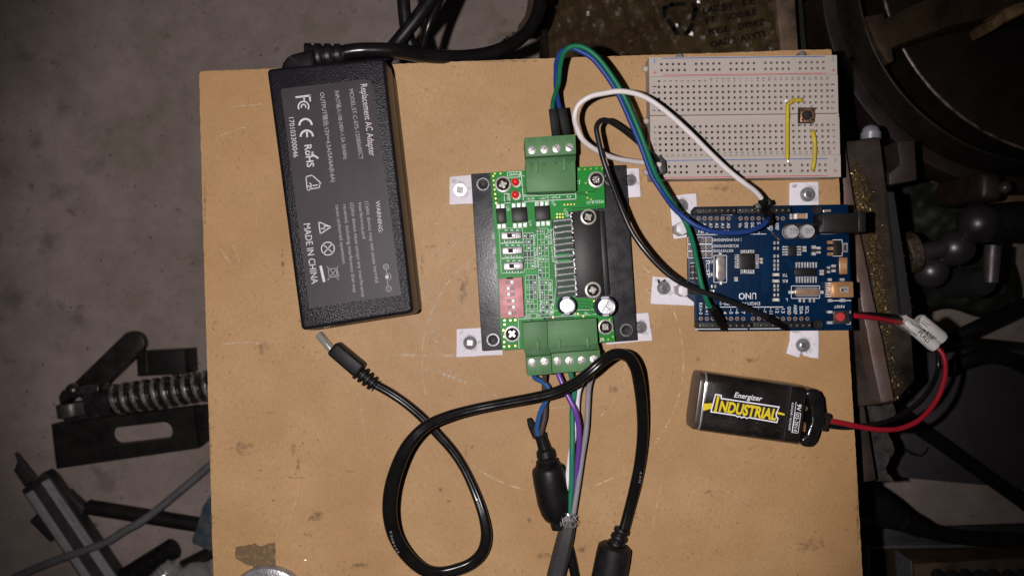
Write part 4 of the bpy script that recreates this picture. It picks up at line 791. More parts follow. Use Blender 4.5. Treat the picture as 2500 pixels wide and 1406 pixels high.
for q, sx in ((((1223, 567.5), (1272, 565), (1273.5, 582.5), (1224.5, 585)), 0), (((1225.5, 604.5), (1274.5, 601.5), (1276, 619), (1227, 622)), 1), (((1228.5, 641.5), (1277, 639), (1278, 657.5), (1230, 660)), 1)):
    b = MB(); b.prism(list(q), 17.2, zp, M_SW); c = b.build('slide_switch', tv, bevel=.35)
    cx = sum(p[0] for p in q)/4; cy = sum(p[1] for p in q)/4
    b = MB(); b.box(cx-10.5, cy-5, cx+10.5, cy+5, 17.24, 16.5, M_VOID, -.05); b.build('slider_slot', c)
    b = MB(); b.box(cx+2, cy-3, cx+9, cy+3, 18.1, 17, M_SW if sx == 0 else M_ZINC, -.05); b.build('slider', c)
    b = MB()
    for k in range(3): b.ring(cx-13+14*k, cy+13, 2.2, 4.6, z2, M_SILK, 14, 0, 200); b.disc(cx-13+14*k, cy+14, 2.6, z2+.01, M_PCBD, 10); b.ring(cx-13+14*k, cy-11, 1.5, 3.6, z2, M_SILK, 12, 180, 360)
    b.build('solder_pads', c)
M_DIP = mat('dip_red', (.58, .225, .24), .5, spec=.5, var=.15, vs=250, bump=.12, bs=600); M_DIPW = mat('dip_well', (.22, .10, .10), .5, var=.15); M_KNOB = mat('dip_knob', (.74, .70, .68), .4, var=.06)
b = MB(); b.prism([(1217, 681), (1274.5, 677), (1280, 774), (1222.5, 777)], 17.4, zp, M_DIP); dp = b.build('dip_switch', tv, bevel=.2)
for i, (y, side) in enumerate(((688.7, 1), (704, 0), (718.6, 0), (734.4, 1), (749.6, 1), (764.6, 0))):
    x = 1245+i*1.0; b = MB(); b.box(x-10.5, y-4.6, x+10.5, y+4.6, 17.44, 17.0, M_DIPW, -.05)
    w_ = b.build('switch_well', dp); b = MB(); kx = x+(5 if side else -5); b.box(kx-4.2, y-4.2, kx+4.2, y+4.2, 18.2, 17.2, M_KNOB, -.05); b.build('switch_knob', dp, bevel=.15)
b = MB(); b.prism([(1237, 677.5), (1252, 676.5), (1252, 681), (1237, 682)], 17.43, 17, M_VOID); b.ring(1266, 687, 2, 3.4, 17.45, M_DIPW); b.text('ON', (1262, 683), (1272, 682), 0.1, 17.45, M_DIPW); b.build('dip_marks', dp)
M_SLEEVE = mat('cap_sleeve', (.020, .019, .045), .3, var=.1); M_CAPT = mat('cap_top', (.62, .61, .62), .3, .5, var=.15, vs=250, bump=.1)
M_STR = mat('cap_stripe', (.40, .40, .46), .4)
for x, y, r in ((1384, 746, 23.5), (1479, 748, 26)):
    zt_ = 22.5; R = r*pxs(zt_); b = MB(); b.vlathe(x, y, zt_, [(zp+.2, R), (zt_-.8, R), (zt_-.2, R*.95), (zt_, R*.86), (zt_-.15, R*.7)], M_SLEEVE, 36); c = b.build('capacitor', tv)
    b = MB(); X, Y, _ = W(x, y, zt_); b.lathe((X, Y, 0), (0, 0, 1), [(zt_-.6, R*.72), (zt_-.14, R*.70), (zt_-.1, .1)], M_CAPT, 32)
    for a in (.6, 2.2, -1.1): b.line([(x, y), (x+r*.6*math.cos(a), y+r*.6*math.sin(a))], 1.8, zt_-.06, M_DCHR)
    b.build('vent_top', c)
    b = MB(); b.ring(x, y, r*.76, r*.94, zt_+.02, M_STR, 10, -120, -70); b.ring(x, y, r*.76, r*.94, zt_+.02, M_STR, 10, 70, 110)
    b.text('100', (x+r*.55, y+r*.75), (x+r*.88, y+r*.35), 5, zt_+.03, M_STR); b.build('sleeve_print', c)
# pluggable terminals
M_SCT = mat('terminal_screw', (.60, .58, .55), .33, .5, var=.25, vs=350, bump=.25, bs=900, rvar=.1)
def terminal(name, hq, latches, plugs, front, zhead=23.2, ztop=27.2, zmid=22.6, teeth=()):
    b = MB(); b.prism(hq, zhead, zp, M_TERM)
    c = b.build(name, tv, bevel=.25)
    b = MB()
    for x0, y0, x1, y1 in latches: b.prism([(x0, y0), (x1, y0-.4), (x1+.6, y1), (x0+.6, y1+.4)], zhead+.9, zhead-.5, M_TERM)
    b.build('latch', c, bevel=.15)
    b = MB()
    for x, y, s_ in teeth: b.prism([(x-5, y-5*s_), (x+5, y-5*s_), (x+3, y+4*s_), (x-3, y+4*s_)], zhead+.03, zhead-1, M_TERMD)
    b.build('keying_slots', c)
    for (q, step, screws, slots) in plugs:
        b = MB(); b.prism(q, ztop, zp-3, M_TERM); b.prism(step, zmid, zp-2, M_TERMD); p = b.build('screw_plug', tv, bevel=.25)
        for i, (x, y) in enumerate(screws):
            b = MB(); R = 10.4*pxs(ztop); X, Y, _ = W(x, y, ztop)
            b.lathe((X, Y, 0), (0, 0, 1), [(ztop-.6, R), (ztop+.02, R), (ztop+.1, R-.15), (ztop+.12, .1)], M_SCT, 24); s_ = b.build('terminal_screw', p)
            a = rnd.uniform(0, 3.1); g = MB(); g.box(x-9.3, y-1.3, x+9.3, y+1.3, ztop+.15, ztop-.3, M_DCHR if name != 'x' else M_VOID, a); g.build('screw_slot', s_)
        b = MB()
        for x, y in slots:
            b.line([(x-6, y-3), (x+6, y-3.6), (x+6, y+2.4), (x-6, y+3)], 1.3, ztop+.03, M_TERMD, True)
        if slots: b.build('test_slot', p)
terminal('terminal_header', [(1281.5, 399), (1404.5, 392), (1406.5, 466), (1286, 470)], [(1305, 391, 1313.5, 420.5), (1373, 387, 1381.5, 416)],
   [([(1280, 336.4), (1405, 328.4), (1406.5, 376), (1283.5, 383.5)], [(1283.5, 382), (1406, 375), (1405, 394), (1281.8, 401)], [(1298.7, 366.7), (1329, 364.9), (1358.5, 362.6), (1389.7, 360)], [(1298, 343), (1328.5, 341.5), (1359, 339.6), (1389, 337.6)])], -1,
   teeth=[(1297, 402, 1), (1328, 400.5, 1), (1358, 399, 1), (1389, 397, 1)])
terminal('terminal_header', [(1275, 787.5), (1335, 783.5), (1337.5, 849), (1277.5, 853)], [(1308, 831, 1317, 857)],
   [([(1284.5, 871.7), (1345, 867), (1347.4, 912.8), (1287, 917.6)], [(1278, 851), (1338, 847), (1345, 869), (1284, 873)], [(1299, 885.5), (1329.4, 882.6)], [(1301.5, 907.5), (1332, 905.5)])], 1,
   teeth=[(1291, 851, -1), (1327, 849, -1)])
terminal('terminal_header', [(1335.6, 783.4), (1456, 776), (1460, 840), (1338, 848.6)], [(1360, 828, 1369, 852), (1430, 824, 1439, 847)],
   [([(1346, 863), (1464.8, 854), (1467.3, 903), (1348, 911.4)], [(1338.4, 847), (1460, 838.5), (1465, 857), (1345.5, 866)], [(1361, 881.3), (1390.5, 880.9), (1420.8, 879.4), (1450, 877)], [])], 1,
   teeth=[(1352, 848, -1), (1384, 846, -1), (1413, 844, -1), (1447, 842, -1)])
# ================================================================== breadboard
tb = thing('breadboard', 'white solderless breadboard with red and blue power rails', 'breadboard', 1815, 290, 0)
M_BB = mat('breadboard_white', (.385, .335, .295), .5, spec=.2, var=.025, vs=70, bump=.03, bs=500)
M_HOLE = mat('contact_shade', (.006, .005, .005), .6, 0, spec=.1, var=.3, vs=900)  # dark contacts, with the shade of deep holes put into the colour
ZB = 9.0
def BB(u, v): return (1584+u+.020*v, 141+v-.0125*u)
def block(u0, v0, u1, v1, us, rows, ztop, name, hs=2.9):
    b = MB(); ue = sorted({u0, u1}|{x+d for x in us for d in (-hs, hs)}); ve = sorted({v0, v1}|{y+d for y in rows for d in (-hs, hs)})
    for i in range(len(ue)-1):
        for j in range(len(ve)-1):
            a, c, e, f = ue[i], ue[i+1], ve[j], ve[j+1]
            hole = abs(c-a-2*hs) < .01 and abs(f-e-2*hs) < .01 and any(abs((a+c)/2-x) < .01 for x in us) and any(abs((e+f)/2-y) < .01 for y in rows)
            P = [BB(a, e), BB(c, e), BB(c, f), BB(a, f)]; T = [W(*p, ztop) for p in P]
            if not hole: b.add(T, [(3, 2, 1, 0)], M_BB)
            else:
                Q = [(t[0], t[1], ztop-1.6) for t in T]
                b.add(T+Q, [(0, 1, 5, 4), (1, 2, 6, 5), (2, 3, 7, 6), (3, 0, 4, 7)], M_BB); b.add([(q[0], q[1], q[2]) for q in Q], [(3, 2, 1, 0)], M_HOLE)
    T = [W(*BB(*p), ztop) for p in ((u0, v0), (u1, v0), (u1, v1), (u0, v1))]; Q = [(t[0], t[1], .1) for t in T]
    b.add(T+Q, [(0, 4, 5, 1), (1, 5, 6, 2), (2, 6, 7, 3), (3, 7, 4, 0)], M_BB)
    return b.build(name, tb, smooth=False, recalc=False)
rail_u = [30.5+84.7*g+14.2*k for g in range(5) for k in range(5)]; term_u = [23.5+14.18*k for k in range(30)]
r1 = block(0, 0, 459, 46.6, rail_u, [16.7, 31.5], ZB, 'power_rail'); 
tt1 = block(0, 47.4, 460, 141, term_u, [72+14.2*k for k in range(5)], ZB, 'terminal_strip')
tt2 = block(0, 152, 462, 242.6, term_u, [169.7+14.3*k for k in range(5)], ZB, 'terminal_strip')
r2 = block(-1, 243.4, 463, 297, rail_u, [266.8, 281], ZB, 'power_rail')
b = MB(); b.prism([BB(0, 140), BB(461, 140), BB(461, 153), BB(0, 153)], ZB-2.2, .1, M_BB); b.build('centre_groove', tb)
b = MB(); b.prism([BB(1, 45.5), BB(458, 45.5), BB(458, 48.5), BB(1, 48.5)], ZB-.5, .2, M_BB); b.prism([BB(1, 241.5), BB(458, 241.5), BB(458, 244.5), BB(1, 244.5)], ZB-.5, .2, M_BB); b.build('seam', tb)
for x, y in ((1576, 169), (1577, 296), (1577, 421)):
    b = MB(); b.ball(x, y, 4.5, 1.5, M_BB, 14); b.build('joining_nub', tb)
for x, y in ((1659, 139), (1958, 133)):
    b = MB(); b.vlathe(x, y, 6, [(.1, 1.4), (6, 1.4), (6.2, 1.2)], M_GREY, 16); b.build('joining_nub', tb)
M_RL = mat('rail_red', (.52, .05, .08), .5, var=.2, vs=600); M_BL = mat('rail_blue', (.03, .12, .36), .5, var=.2, vs=600); M_BT = mat('board_print', (.03, .028, .032), .5, var=.2)
z = ZB+.03
for par, (ya, yb), (sa, sb) in ((r1, (2.6, 43.8), (9, 37)), (r2, (252, 293.5), (256, 282))):
    b = MB(); b.line([BB(32, ya), BB(430, ya)], 2, z, M_BL); b.line([BB(33, yb), BB(432, yb)], 1.8, z, M_RL)
    for u in (14, 450): b.line([BB(u, sa-5), BB(u, sa+5)], 1.8, z, M_BL); b.line([BB(u-4.5, sb), BB(u+4.5, sb)], 1.6, z, M_RL); b.line([BB(u, sb-4.5), BB(u, sb+4.5)], 1.6, z+.01, M_RL)
    b.build('rail_lines', par)
for par, rows, letters, vn in ((tt1, [72+14.2*k for k in range(5)], 'jihgf', 60.5), (tt2, [169.7+14.3*k for k in range(5)], 'edcba', 241)):
    b = MB()
    for k in range(30):
        s_ = str(k+1); u = term_u[k]+3.2+(0 if vn < 100 else 1.5); l = 4.2*len(s_); b.text(s_, BB(u, vn), BB(u, vn-l), 6.2, z, M_BT if k not in (14, 15, 16) or vn > 100 else M_GREY)
    for v_, ch_ in zip(rows, letters):
        for u in (14.5, 449.5+(0 if vn < 100 else 1)): b.text(ch_, BB(u, v_+2.6), BB(u, v_-2.6), 8 if ch_ in 'jihfdb' else 8, z, M_BT)
    b.build('row_numbers', par)
t = thing('push_button', 'small copper framed push button with a round black cap on the breadboard', 'button', 1972, 282, ZB)
M_COP = mat('copper_frame', (.50, .24, .14), .35, .75, var=.2, vs=300)
b = MB(); b.box(1953, 263, 1988, 299, 12, ZB+.1, M_CHIP, .01); b.build('base', t, bevel=.2)
b = MB(); b.box(1955, 264, 1989, 298, 12.6, 12, M_COP, .01); fr = b.build('frame', t, bevel=.2)
b = MB()
for x, y in ((1959.5, 268.5), (1984.5, 268), (1960, 293), (1984.5, 292.5)): b.vlathe(x, y, 12.9, [(12.5, .55), (12.85, .5), (12.9, .05)], M_VOID, 14)
b.build('rivets', fr)
b = MB(); b.vlathe(1972.3, 280.5, 14, [(12.6, 2.0), (12.8, 2.0), (12.8, 1.8), (14, 1.75), (14.15, 1.5), (14.2, .1)], M_VOID, 28); b.build('cap', t)
b = MB()
for x, y in ((1954, 263), (1984, 303), (1956, 303), (1982, 260)): b.box(x-2, y-3, x+2, y+3, 10, ZB+.02, M_ZINC)
b.build('legs', t)
M_YEL = mat('wire_yellow', (.44, .33, .025), .42, spec=.3, var=.1, vs=200)
t = thing('jumper_wire', 'long yellow wire with a bent upper end on the breadboard', 'wire', 1922, 320, ZB, 'jumper wires')
b = MB(); b.tube([(1957, 244, ZB+.6), (1954, 245, ZB+1.8), (1940, 246, ZB+2), (1930, 249, ZB+2), (1924.5, 257, ZB+2), (1923.5, 275, ZB+2), (1923, 330, ZB+2), (1922, 380, ZB+2), (1921.5, 386, ZB+1.8)], .84, M_YEL, 12, 6); b.build('insulation', t)
b = MB(); b.tube([(1921.5, 384, ZB+1.8), (1923, 393, ZB+2), (1926, 401, ZB+1.6), (1923, 405, ZB-.5)], .3, M_CHR, 8, 6); b.ball(1919, 247, ZB+.5, .7, M_WHT, 8); b.build('bare_end', t)
t = thing('jumper_wire', 'short straight yellow wire reaching the lower breadboard rail', 'wire', 1987, 370, ZB, 'jumper wires')
b = MB(); b.tube([(1983, 321, ZB+.8), (1985, 326, ZB+2), (1989, 350, ZB+2.2), (1988.5, 385, ZB+2.2), (1985.5, 408, ZB+1.9), (1984, 414, ZB+.8)], .86, M_YEL, 12, 6); b.build('insulation', t)

# ================================================================== UNO style controller
tu = thing('controller_board', 'blue microcontroller board marked UNO with black pin headers', 'circuit board', 1880, 655, 0)
ZU = 14.0
M_UB = mat('blue_solder_mask', (.0010, .0135, .042), .4, spec=.12, var=.12, vs=50); M_UBT = mat('blue_trace', (.0016, .020, .062), .4, spec=.12, var=.05)
M_US = mat('uno_silk', (.70, .70, .73), .5, var=.03); M_PAD = mat('pad_tin', (.36, .27, .22), .33, .5, var=.2, vs=500)
M_GOLD = mat('copper_gold', (.60, .31, .14), .28, .55, var=.2, vs=250)
b = MB(); b.prism([(1696, 505), (2070, 499), (2081, 806), (1707, 808.5), (1697, 798), (1696, 738), (1680, 726), (1678, 535), (1687.5, 520), (1687.5, 515)], ZU, ZU-1.6, M_UB); ub = b.build('circuit_board', tu, bevel=.1)
K = 1/3.348
def U(x, y): return (1590+x*K, 460+y*K)
b = MB(); z = ZU+.03
def UT(s_, a, c, h): b.text(s_, U(*a), U(*c), h*K, z, M_US)
for s_, x, y0, y1 in (('A5', 385, 283, 322), ('A4', 437, 283, 322), ('A3', 487, 283, 322), ('A2', 537, 283, 322), ('A1', 585, 283, 322), ('A0', 632, 283, 324), ('Vin', 728, 283, 318), ('GND', 778, 278, 324), ('GND', 828, 278, 324), ('5V', 880, 278, 312), ('3.3V', 928, 278, 322), ('RESET', 978, 283, 345), ('IOREF', 1030, 283, 340)): UT(s_, (x-14, y0), (x-14, y1), 26)
for s_, x, y0, y1 in (('RX←0', 405, 935, 1028), ('TX→1', 455, 938, 1028), ('2', 505, 1005, 1022), ('~3', 555, 985, 1025), ('4', 603, 1005, 1026), ('~5', 653, 982, 1025), ('~6', 703, 982, 1025), ('7', 753, 1005, 1025), ('8', 832, 1005, 1025), ('~9', 880, 982, 1025), ('~10', 930, 978, 1032), ('~11', 980, 975, 1025), ('12', 1030, 983, 1018), ('13', 1078, 983, 1018), ('GND', 1128, 965, 1030), ('AREF', 1178, 950, 1028), ('SDA', 1226, 962, 1026), ('SCL', 1274, 962, 1026)): UT(s_, (x-14, y0), (x-14, y1), 27)
UT('ANALOG IN', (632, 341), (385, 343), 24); UT('POWER', (885, 341), (790, 342), 22); UT('DIGITAL (PWM~)', (888, 928), (560, 932), 24)
b.text('UNO', U(860, 853), U(714, 856), 50*K, z, M_US, bold=.02)
UT('3.3V3.3VGNDGND', (740, 409), (500, 412), 21); UT('SCLSDA5VGND', (714, 459), (502, 461), 22); UT('RXTX5VGND', (668, 499), (502, 501), 21); UT('TX', (1112, 697), (1072, 698), 24); UT('RX', (1114, 744), (1072, 745), 24); UT('L', (1114, 898), (1098, 898), 22); UT('RESET', (1578, 955), (1494, 957), 20); UT('ICSP', (445, 590), (455, 730), 26)
def UL(P, wd=4, closed=False, m=None): b.line([U(*p) for p in P], wd*K*1.1, z, m or M_US, closed)
for P in ([(360, 214), (658, 217)], [(704, 215), (1102, 210)], [(372, 379), (645, 376)], [(712, 375), (936, 373)], [(546, 969), (1077, 969)], [(835, 1098), (1306, 1092)], [(362, 1149), (786, 1148)], [(805, 1147), (1080, 1145)], [(361, 180), (361, 214)], [(1385, 372), (1618, 368)], [(1385, 345), (1385, 372)], [(1480, 918), (1632, 916)]): UL(P, 5)
for y in (400, 458, 515): UL([(298, y), (497, y), (497, y+53), (298, y+53)], 4, True); UL([(447, y), (447, y+53)], 4)
for q in ([(512, 548), (616, 548), (616, 768), (512, 768)], [(1145, 797), (1376, 797), (1376, 898), (1145, 898)], [(1482, 422), (1560, 420), (1560, 553), (1482, 553)], [(322, 610), (388, 610)], [(322, 610), (322, 740)]): UL(q, 4, len(q) > 2)
for i in range(9): UL([(632+24*i, 800-6*i), (636+24*i, 860)], 3, False, M_UBT)
for i in range(14): UL([(625+18*i, 700+10*(i % 3)), (625+18*i, 930-8*(i % 4))], 4, False, M_UBT)
for i in range(8): UL([(740+30*i, 372), (700+34*i+20, 500)], 4, False, M_UBT); UL([(900+8*i, 400+14*i), (905+8*i, 850)], 4, False, M_UBT)
for i in range(5): UL([(1060+14*i, 570), (1160+14*i, 660+10*i)], 4, False, M_UBT)
for i in range(3): UL([(950+18*i, 320+22*i), (1010+18*i, 385+18*i)], 6, False, M_US if i == 0 else M_GOLD)
for x in list(range(387, 640, 49))+[730, 778, 828, 878, 927, 975, 1027, 1076]:
    p = U(x, 246); b.ring(*p, 2.3, 5.2, z+.02, M_PAD, 12); b.disc(*p, 2.3, z+.02, M_VOID, 10)
for x in (405, 455, 503, 555, 605, 652, 702, 752, 830, 880, 930, 980, 1028, 1077, 1127, 1176, 1226, 1275):
    p = U(x, 1064); b.ring(*p, 2.3, 5.2, z+.02, M_PAD, 12); b.disc(*p, 2.3, z+.02, M_VOID, 10)
for y in (426, 484, 541):
    for x in (322, 372, 421, 471): p = U(x, y); b.ring(*p, 2.1, 5.2, z+.02, M_PAD, 12); b.disc(*p, 2.1, z+.02, M_VOID, 10)
b.build('silkscreen', ub)
def header(x0, y0, x1, y1, xs, y):
    b = MB(); b.prism([U(x0, y0), U(x1, y0-2), U(x1, y1-2), U(x0, y1)], 22.4, ZU, M_CHIP); h = b.build('pin_header', tu, bevel=.15)
    b = MB()
    for x in xs: p = U(x, y); b.box(p[0]-4, p[1]-4, p[0]+4, p[1]+4, 22.43, 22, M_VOID); b.box(p[0]-1, p[1]-1, p[0]+1, p[1]+1, 22.47, 22.3, M_SOL)
    b.build('pin_sockets', h)
header(374, 158, 692, 205, [378+49.8*i for i in range(6)]+[676], 181); header(704, 156, 1142, 203, [725+49.8*i for i in range(9)], 179)
header(388, 1096, 806, 1145, [398+49.8*i for i in range(8)]+[798], 1121); header(832, 1092, 1312, 1142, [845+49.5*i for i in range(10)], 1119)
M_SMD = mat('resistor_body', (.030, .025, .025), .35, var=.2); M_TAN = mat('ceramic_tan', (.34, .20, .11), .45, var=.15); M_LEDW = mat('led_white', (.62, .57, .45), .4, var=.1)
def smd(x0, y0, x1, y1, h, body, name='smd_part', horiz=True, capw=.28):
    b = MB(); b.prism([U(x0, y0), U(x1, y0), U(x1, y1), U(x0, y1)], ZU+h, ZU, body)
    dx, dy = (x1-x0)*capw, (y1-y0)*capw
    for q in (((x0, y0, x0+dx, y1), (x1-dx, y0, x1, y1)) if horiz else ((x0, y0, x1, y0+dy), (x0, y1-dy, x1, y1))):
        b.prism([U(q[0]-2, q[1]-2), U(q[2], q[1]-2), U(q[2], q[3]+2), U(q[0]-2, q[3]+2)], ZU+h+.06, ZU+.02, M_SOL)
    return b.build(name, tu)
for y in (445, 490, 553, 594, 628, 660, 796, 828, 870): smd(1003, y-10, 1043, y+10, .6, M_SMD)
for y in (705, 757, 910): smd(996, y-11, 1048, y+11, .9, M_LEDW, 'indicator_led', True, .2)
for q in ((1188, 206, 1276, 246), ): smd(*q, 1.6, M_TAN, 'ceramic_capacitor', True, .12)
smd(1136, 210, 1180, 250, .7, M_GOLD); smd(1240, 475, 1268, 515, .8, M_TAN, horiz=False); smd(1315, 470, 1345, 545, .7, M_SMD, horiz=False); smd(1352, 480, 1385, 530, .7, M_SMD, horiz=False); smd(890, 570, 912, 612, .8, M_TAN, horiz=False); smd(682, 727, 708, 757, .8, M_TAN, horiz=False); smd(1380, 668, 1412, 706, .8, M_TAN, horiz=False); smd(1440, 640, 1462, 690, .6, M_SMD, horiz=False); smd(1476, 625, 1508, 682, .6, M_SMD, horiz=False); smd(1210, 905, 1256, 928, .8, M_SMD); smd(1293, 905, 1338, 928, .8, M_SMD); smd(492, 792, 530, 812, .6, M_SMD); smd(480, 832, 516, 856, .6, M_LEDW); smd(476, 588, 502, 612, .6, M_SMD); smd(476, 690, 500, 716, .6, M_SMD)
b = MB(); b.prism([U(1537, 566), U(1604, 564), U(1604, 700), U(1540, 702)], ZU+.9, ZU, M_GOLD); fu = b.build('resettable_fuse', tu, bevel=.2)
b = MB(); b.prism([U(1545, 612), U(1600, 611), U(1600, 656), U(1546, 657)], ZU+1.0, ZU+.8, M_TAN); b.build('fuse_body', fu)
for (x0, y0, x1, y1), pins, nm in (((1170, 655, 1342, 712), [(1188+23*i, 604, 648) for i in range(8)]+[(1190+22.5*i, 720, 772) for i in range(8)], 'interface_chip'),):
    b = MB(); b.prism([U(x0, y0), U(x1, y0), U(x1, y1), U(x0, y1)], ZU+1.6, ZU+.1, M_CHIP); c = b.build(nm, tu, bevel=.12)
    b = MB()
    for x, a, d in pins: b.prism([U(x-7, a), U(x+6, a), U(x+4, d), U(x-5, d)], ZU+.6, ZU+.02, M_SOL)
    b.build('chip_pins', c)
b = MB(); b.prism([U(722, 533), U(848, 532), U(849, 660), U(723, 661)], ZU+1.2, ZU+.1, M_CHIP); c = b.build('processor_chip', tu, bevel=.12)
b = MB()
for i in range(8):
    f = 735+14.6*i; g = 545+14.6*i
    for q in ((f-4, 503, f+4, 530), (f-4, 664, f+4, 697), (683, g-4, 719, g+4), (852, g-4, 880, g+4)): b.box(*U(q[0], q[1]), *U(q[2], q[3]), ZU+.5, ZU+.02, M_SOL)
b.build('chip_pins', c); b = MB(); b.disc(*U(742, 552), 1.6, ZU+1.22, M_BSTEEL, 10); b.text('MEGA328P', U(840, 590), U(735, 592), 4, ZU+1.23, M_BSTEEL); b.build('chip_marking', c)
b = MB(); b.prism([U(1120, 470), U(1186, 470), U(1186, 552), U(1120, 552)], ZU+1.5, ZU+.1, M_CHIP); c = b.build('amplifier_chip', tu, bevel=.12)
b = MB()
for i in range(4): b.box(*U(1072, 473+21*i), *U(1114, 484+21*i), ZU+.5, ZU+.02, M_SOL); b.box(*U(1192, 473+21*i), *U(1226, 484+21*i), ZU+.5, ZU+.02, M_SOL)
b.build('chip_pins', c)
b = MB(); b.prism([U(1490, 424), U(1556, 422), U(1557, 550), U(1491, 551)], ZU+1.7, ZU+.1, M_CHIP); c = b.build('voltage_regulator', tu, bevel=.15)
b = MB(); b.prism([U(1560, 446), U(1606, 445), U(1606, 522), U(1560, 523)], ZU+.5, ZU+.02, M_ZINC); b.prism([U(1574, 460), U(1594, 460), U(1594, 508), U(1574, 508)], ZU+.55, ZU+.4, M_SMD)
for y in (428, 478, 524): b.prism([U(1440, y), U(1486, y), U(1486, y+26), U(1440, y+26)], ZU+.5, ZU+.02, M_GOLD)
b.build('regulator_tabs', c)
def stadium(x0, y0, x1, y1, n=10):
    w_, h_ = x1-x0, y1-y0; P = []
    if h_ > w_:
        r = w_/2
        P = [(x0+r+r*math.cos(math.pi*i/n+math.pi), y0+r+r*math.sin(math.pi*i/n+math.pi)) for i in range(n+1)]+[(x0+r+r*math.cos(math.pi*i/n), y1-r+r*math.sin(math.pi*i/n)) for i in range(n+1)]
    else:
        r = h_/2
        P = [(x1-r+r*math.cos(math.pi*i/n-math.pi/2), y0+r+r*math.sin(math.pi*i/n-math.pi/2)) for i in range(n+1)]+[(x0+r+r*math.cos(math.pi*i/n+math.pi/2), y0+r+r*math.sin(math.pi*i/n+math.pi/2)) for i in range(n+1)]
    return [U(*p) for p in P]
M_XT = mat('crystal_can', (.40, .33, .30), .3, .5, var=.2, vs=300, bump=.1, bs=800); M_XT2 = mat('crystal_can_warm', (.42, .27, .18), .3, .5, var=.2, vs=300)
for (x0, y0, x1, y1), mm, ends in (((522, 545, 610, 760), M_XT, ((553, 525, 575, 548), (558, 758, 578, 786))), ((1163, 806, 1386, 886), M_XT2, ((1122, 836, 1164, 860), (1384, 836, 1408, 860)))):
    b = MB(); b.prism(stadium(x0, y0, x1, y1), ZU+.7, ZU, M_ZINC); b.prism(stadium(x0+10, y0+10, x1-10, y1-10), ZU+3.4, ZU+.6, mm); c = b.build('crystal', tu, bevel=.3)
    b = MB()
    for q in ends: b.box(*U(q[0], q[1]), *U(q[2], q[3]), ZU+.5, ZU+.02, M_SOL)
    b.build('crystal_pads', c)
for x, y in ((1155, 352), (1284, 350)):
    p = U(x, y); R = 57*K*pxs(ZU+5.6); b = MB(); b.box(p[0]-19, p[1]-19, p[0]+19, p[1]+19, ZU+1, ZU, M_CHIP); b.vlathe(*p, ZU+5.6, [(ZU+1, R), (ZU+1.6, R*.93), (ZU+2, R), (ZU+5, R), (ZU+5.5, R*.9), (ZU+5.6, .1)], M_CAPT, 32); c = b.build('capacitor', tu)
    b = MB(); zt_ = ZU+5.63
    for i, s_ in enumerate(('47', '25V', 'RVT')): b.text(s_, (p[0]+7.5-i*7, p[1]-7), (p[0]+7.5-i*7, p[1]+7), 4.6, zt_, M_CHIP)
    b.build('capacitor_print', c)
b = MB(); b.prism([U(1398, 207), U(1690, 200), U(1692, 358), U(1400, 360)], ZU+10.6, ZU, M_CHIP); c = b.build('power_jack', tu, bevel=.5)
b = MB(); b.prism([U(1690, 186), U(1756, 183), U(1758, 356), U(1692, 360)], ZU+11, ZU-1, M_CHIP); b.build('jack_flange', c, bevel=.5)
b = MB(); b.prism([U(1368, 262), U(1410, 258), U(1450, 262), U(1450, 318), U(1372, 320)], ZU+2, ZU, M_SOL); b.prism([U(1405, 176), U(1470, 172), U(1470, 190), U(1405, 196)], ZU+.5, ZU, M_GOLD); b.build('jack_terminal', c, bevel=.2)
b = MB(); b.prism([U(1482, 764), U(1650, 760), U(1656, 890), U(1484, 892)], ZU+4, ZU, M_GOLD); c = b.build('usb_socket', tu, bevel=.3)
b = MB(); b.prism([U(1543, 806), U(1612, 804), U(1612, 852), U(1545, 853)], ZU+4.03, ZU+3.5, M_CHR); b.prism([U(1556, 818), U(1572, 818), U(1572, 843), U(1556, 843)], ZU+4.06, ZU+3.5, M_VOID); b.prism([U(1584, 818), U(1600, 818), U(1600, 826), U(1584, 826)], ZU+4.06, ZU+3.5, M_VOID); b.build('socket_spring', c)
b = MB()
for i in range(7): b.box(*U(1425, 770+18*i), *U(1482, 780+18*i), ZU+1, ZU+.02, M_SOL)
for q in ((1445, 735, 1476, 756), (1545, 735, 1580, 756), (1446, 905, 1480, 928), (1545, 902, 1585, 928)): b.box(*U(q[0], q[1]), *U(q[2], q[3]), ZU+.7, ZU+.02, M_SOL)
b.build('socket_pins', c)
b = MB(); b.prism([U(1492, 1000), U(1620, 996), U(1622, 1106), U(1494, 1108)], ZU+3.4, ZU, M_SMD); c = b.build('reset_button', tu, bevel=.2)
b = MB(); p = U(1550, 1050); b.vlathe(*p, ZU+5, [(ZU+3.4, 1.9), (ZU+4.8, 1.85), (ZU+5, 1.6), (ZU+5.05, .1)], mat('reset_red', (.42, .035, .04), .4, var=.1), 24); b.build('button_cap', c)
b = MB()
for q in ((1440, 1000, 1490, 1020), (1440, 1086, 1490, 1108), (1600, 1088, 1630, 1112), (1600, 1000, 1630, 1020)): b.box(*U(q[0], q[1]), *U(q[2], q[3]), ZU+1, ZU+.02, M_SOL)
b.build('button_legs', c)
b = MB(); b.prism([U(326, 616), U(384, 614), U(386, 752), U(328, 754)], ZU+2.5, ZU, M_CHIP); c = b.build('programming_header', tu, bevel=.15)
b = MB()
for i in range(3):
    for x in (341, 371): p = U(x, 638+48*i); b.box(p[0]-2, p[1]-2, p[0]+2, p[1]+2, ZU+8, ZU+2.4, M_ZINC)
b.build('header_pins', c)
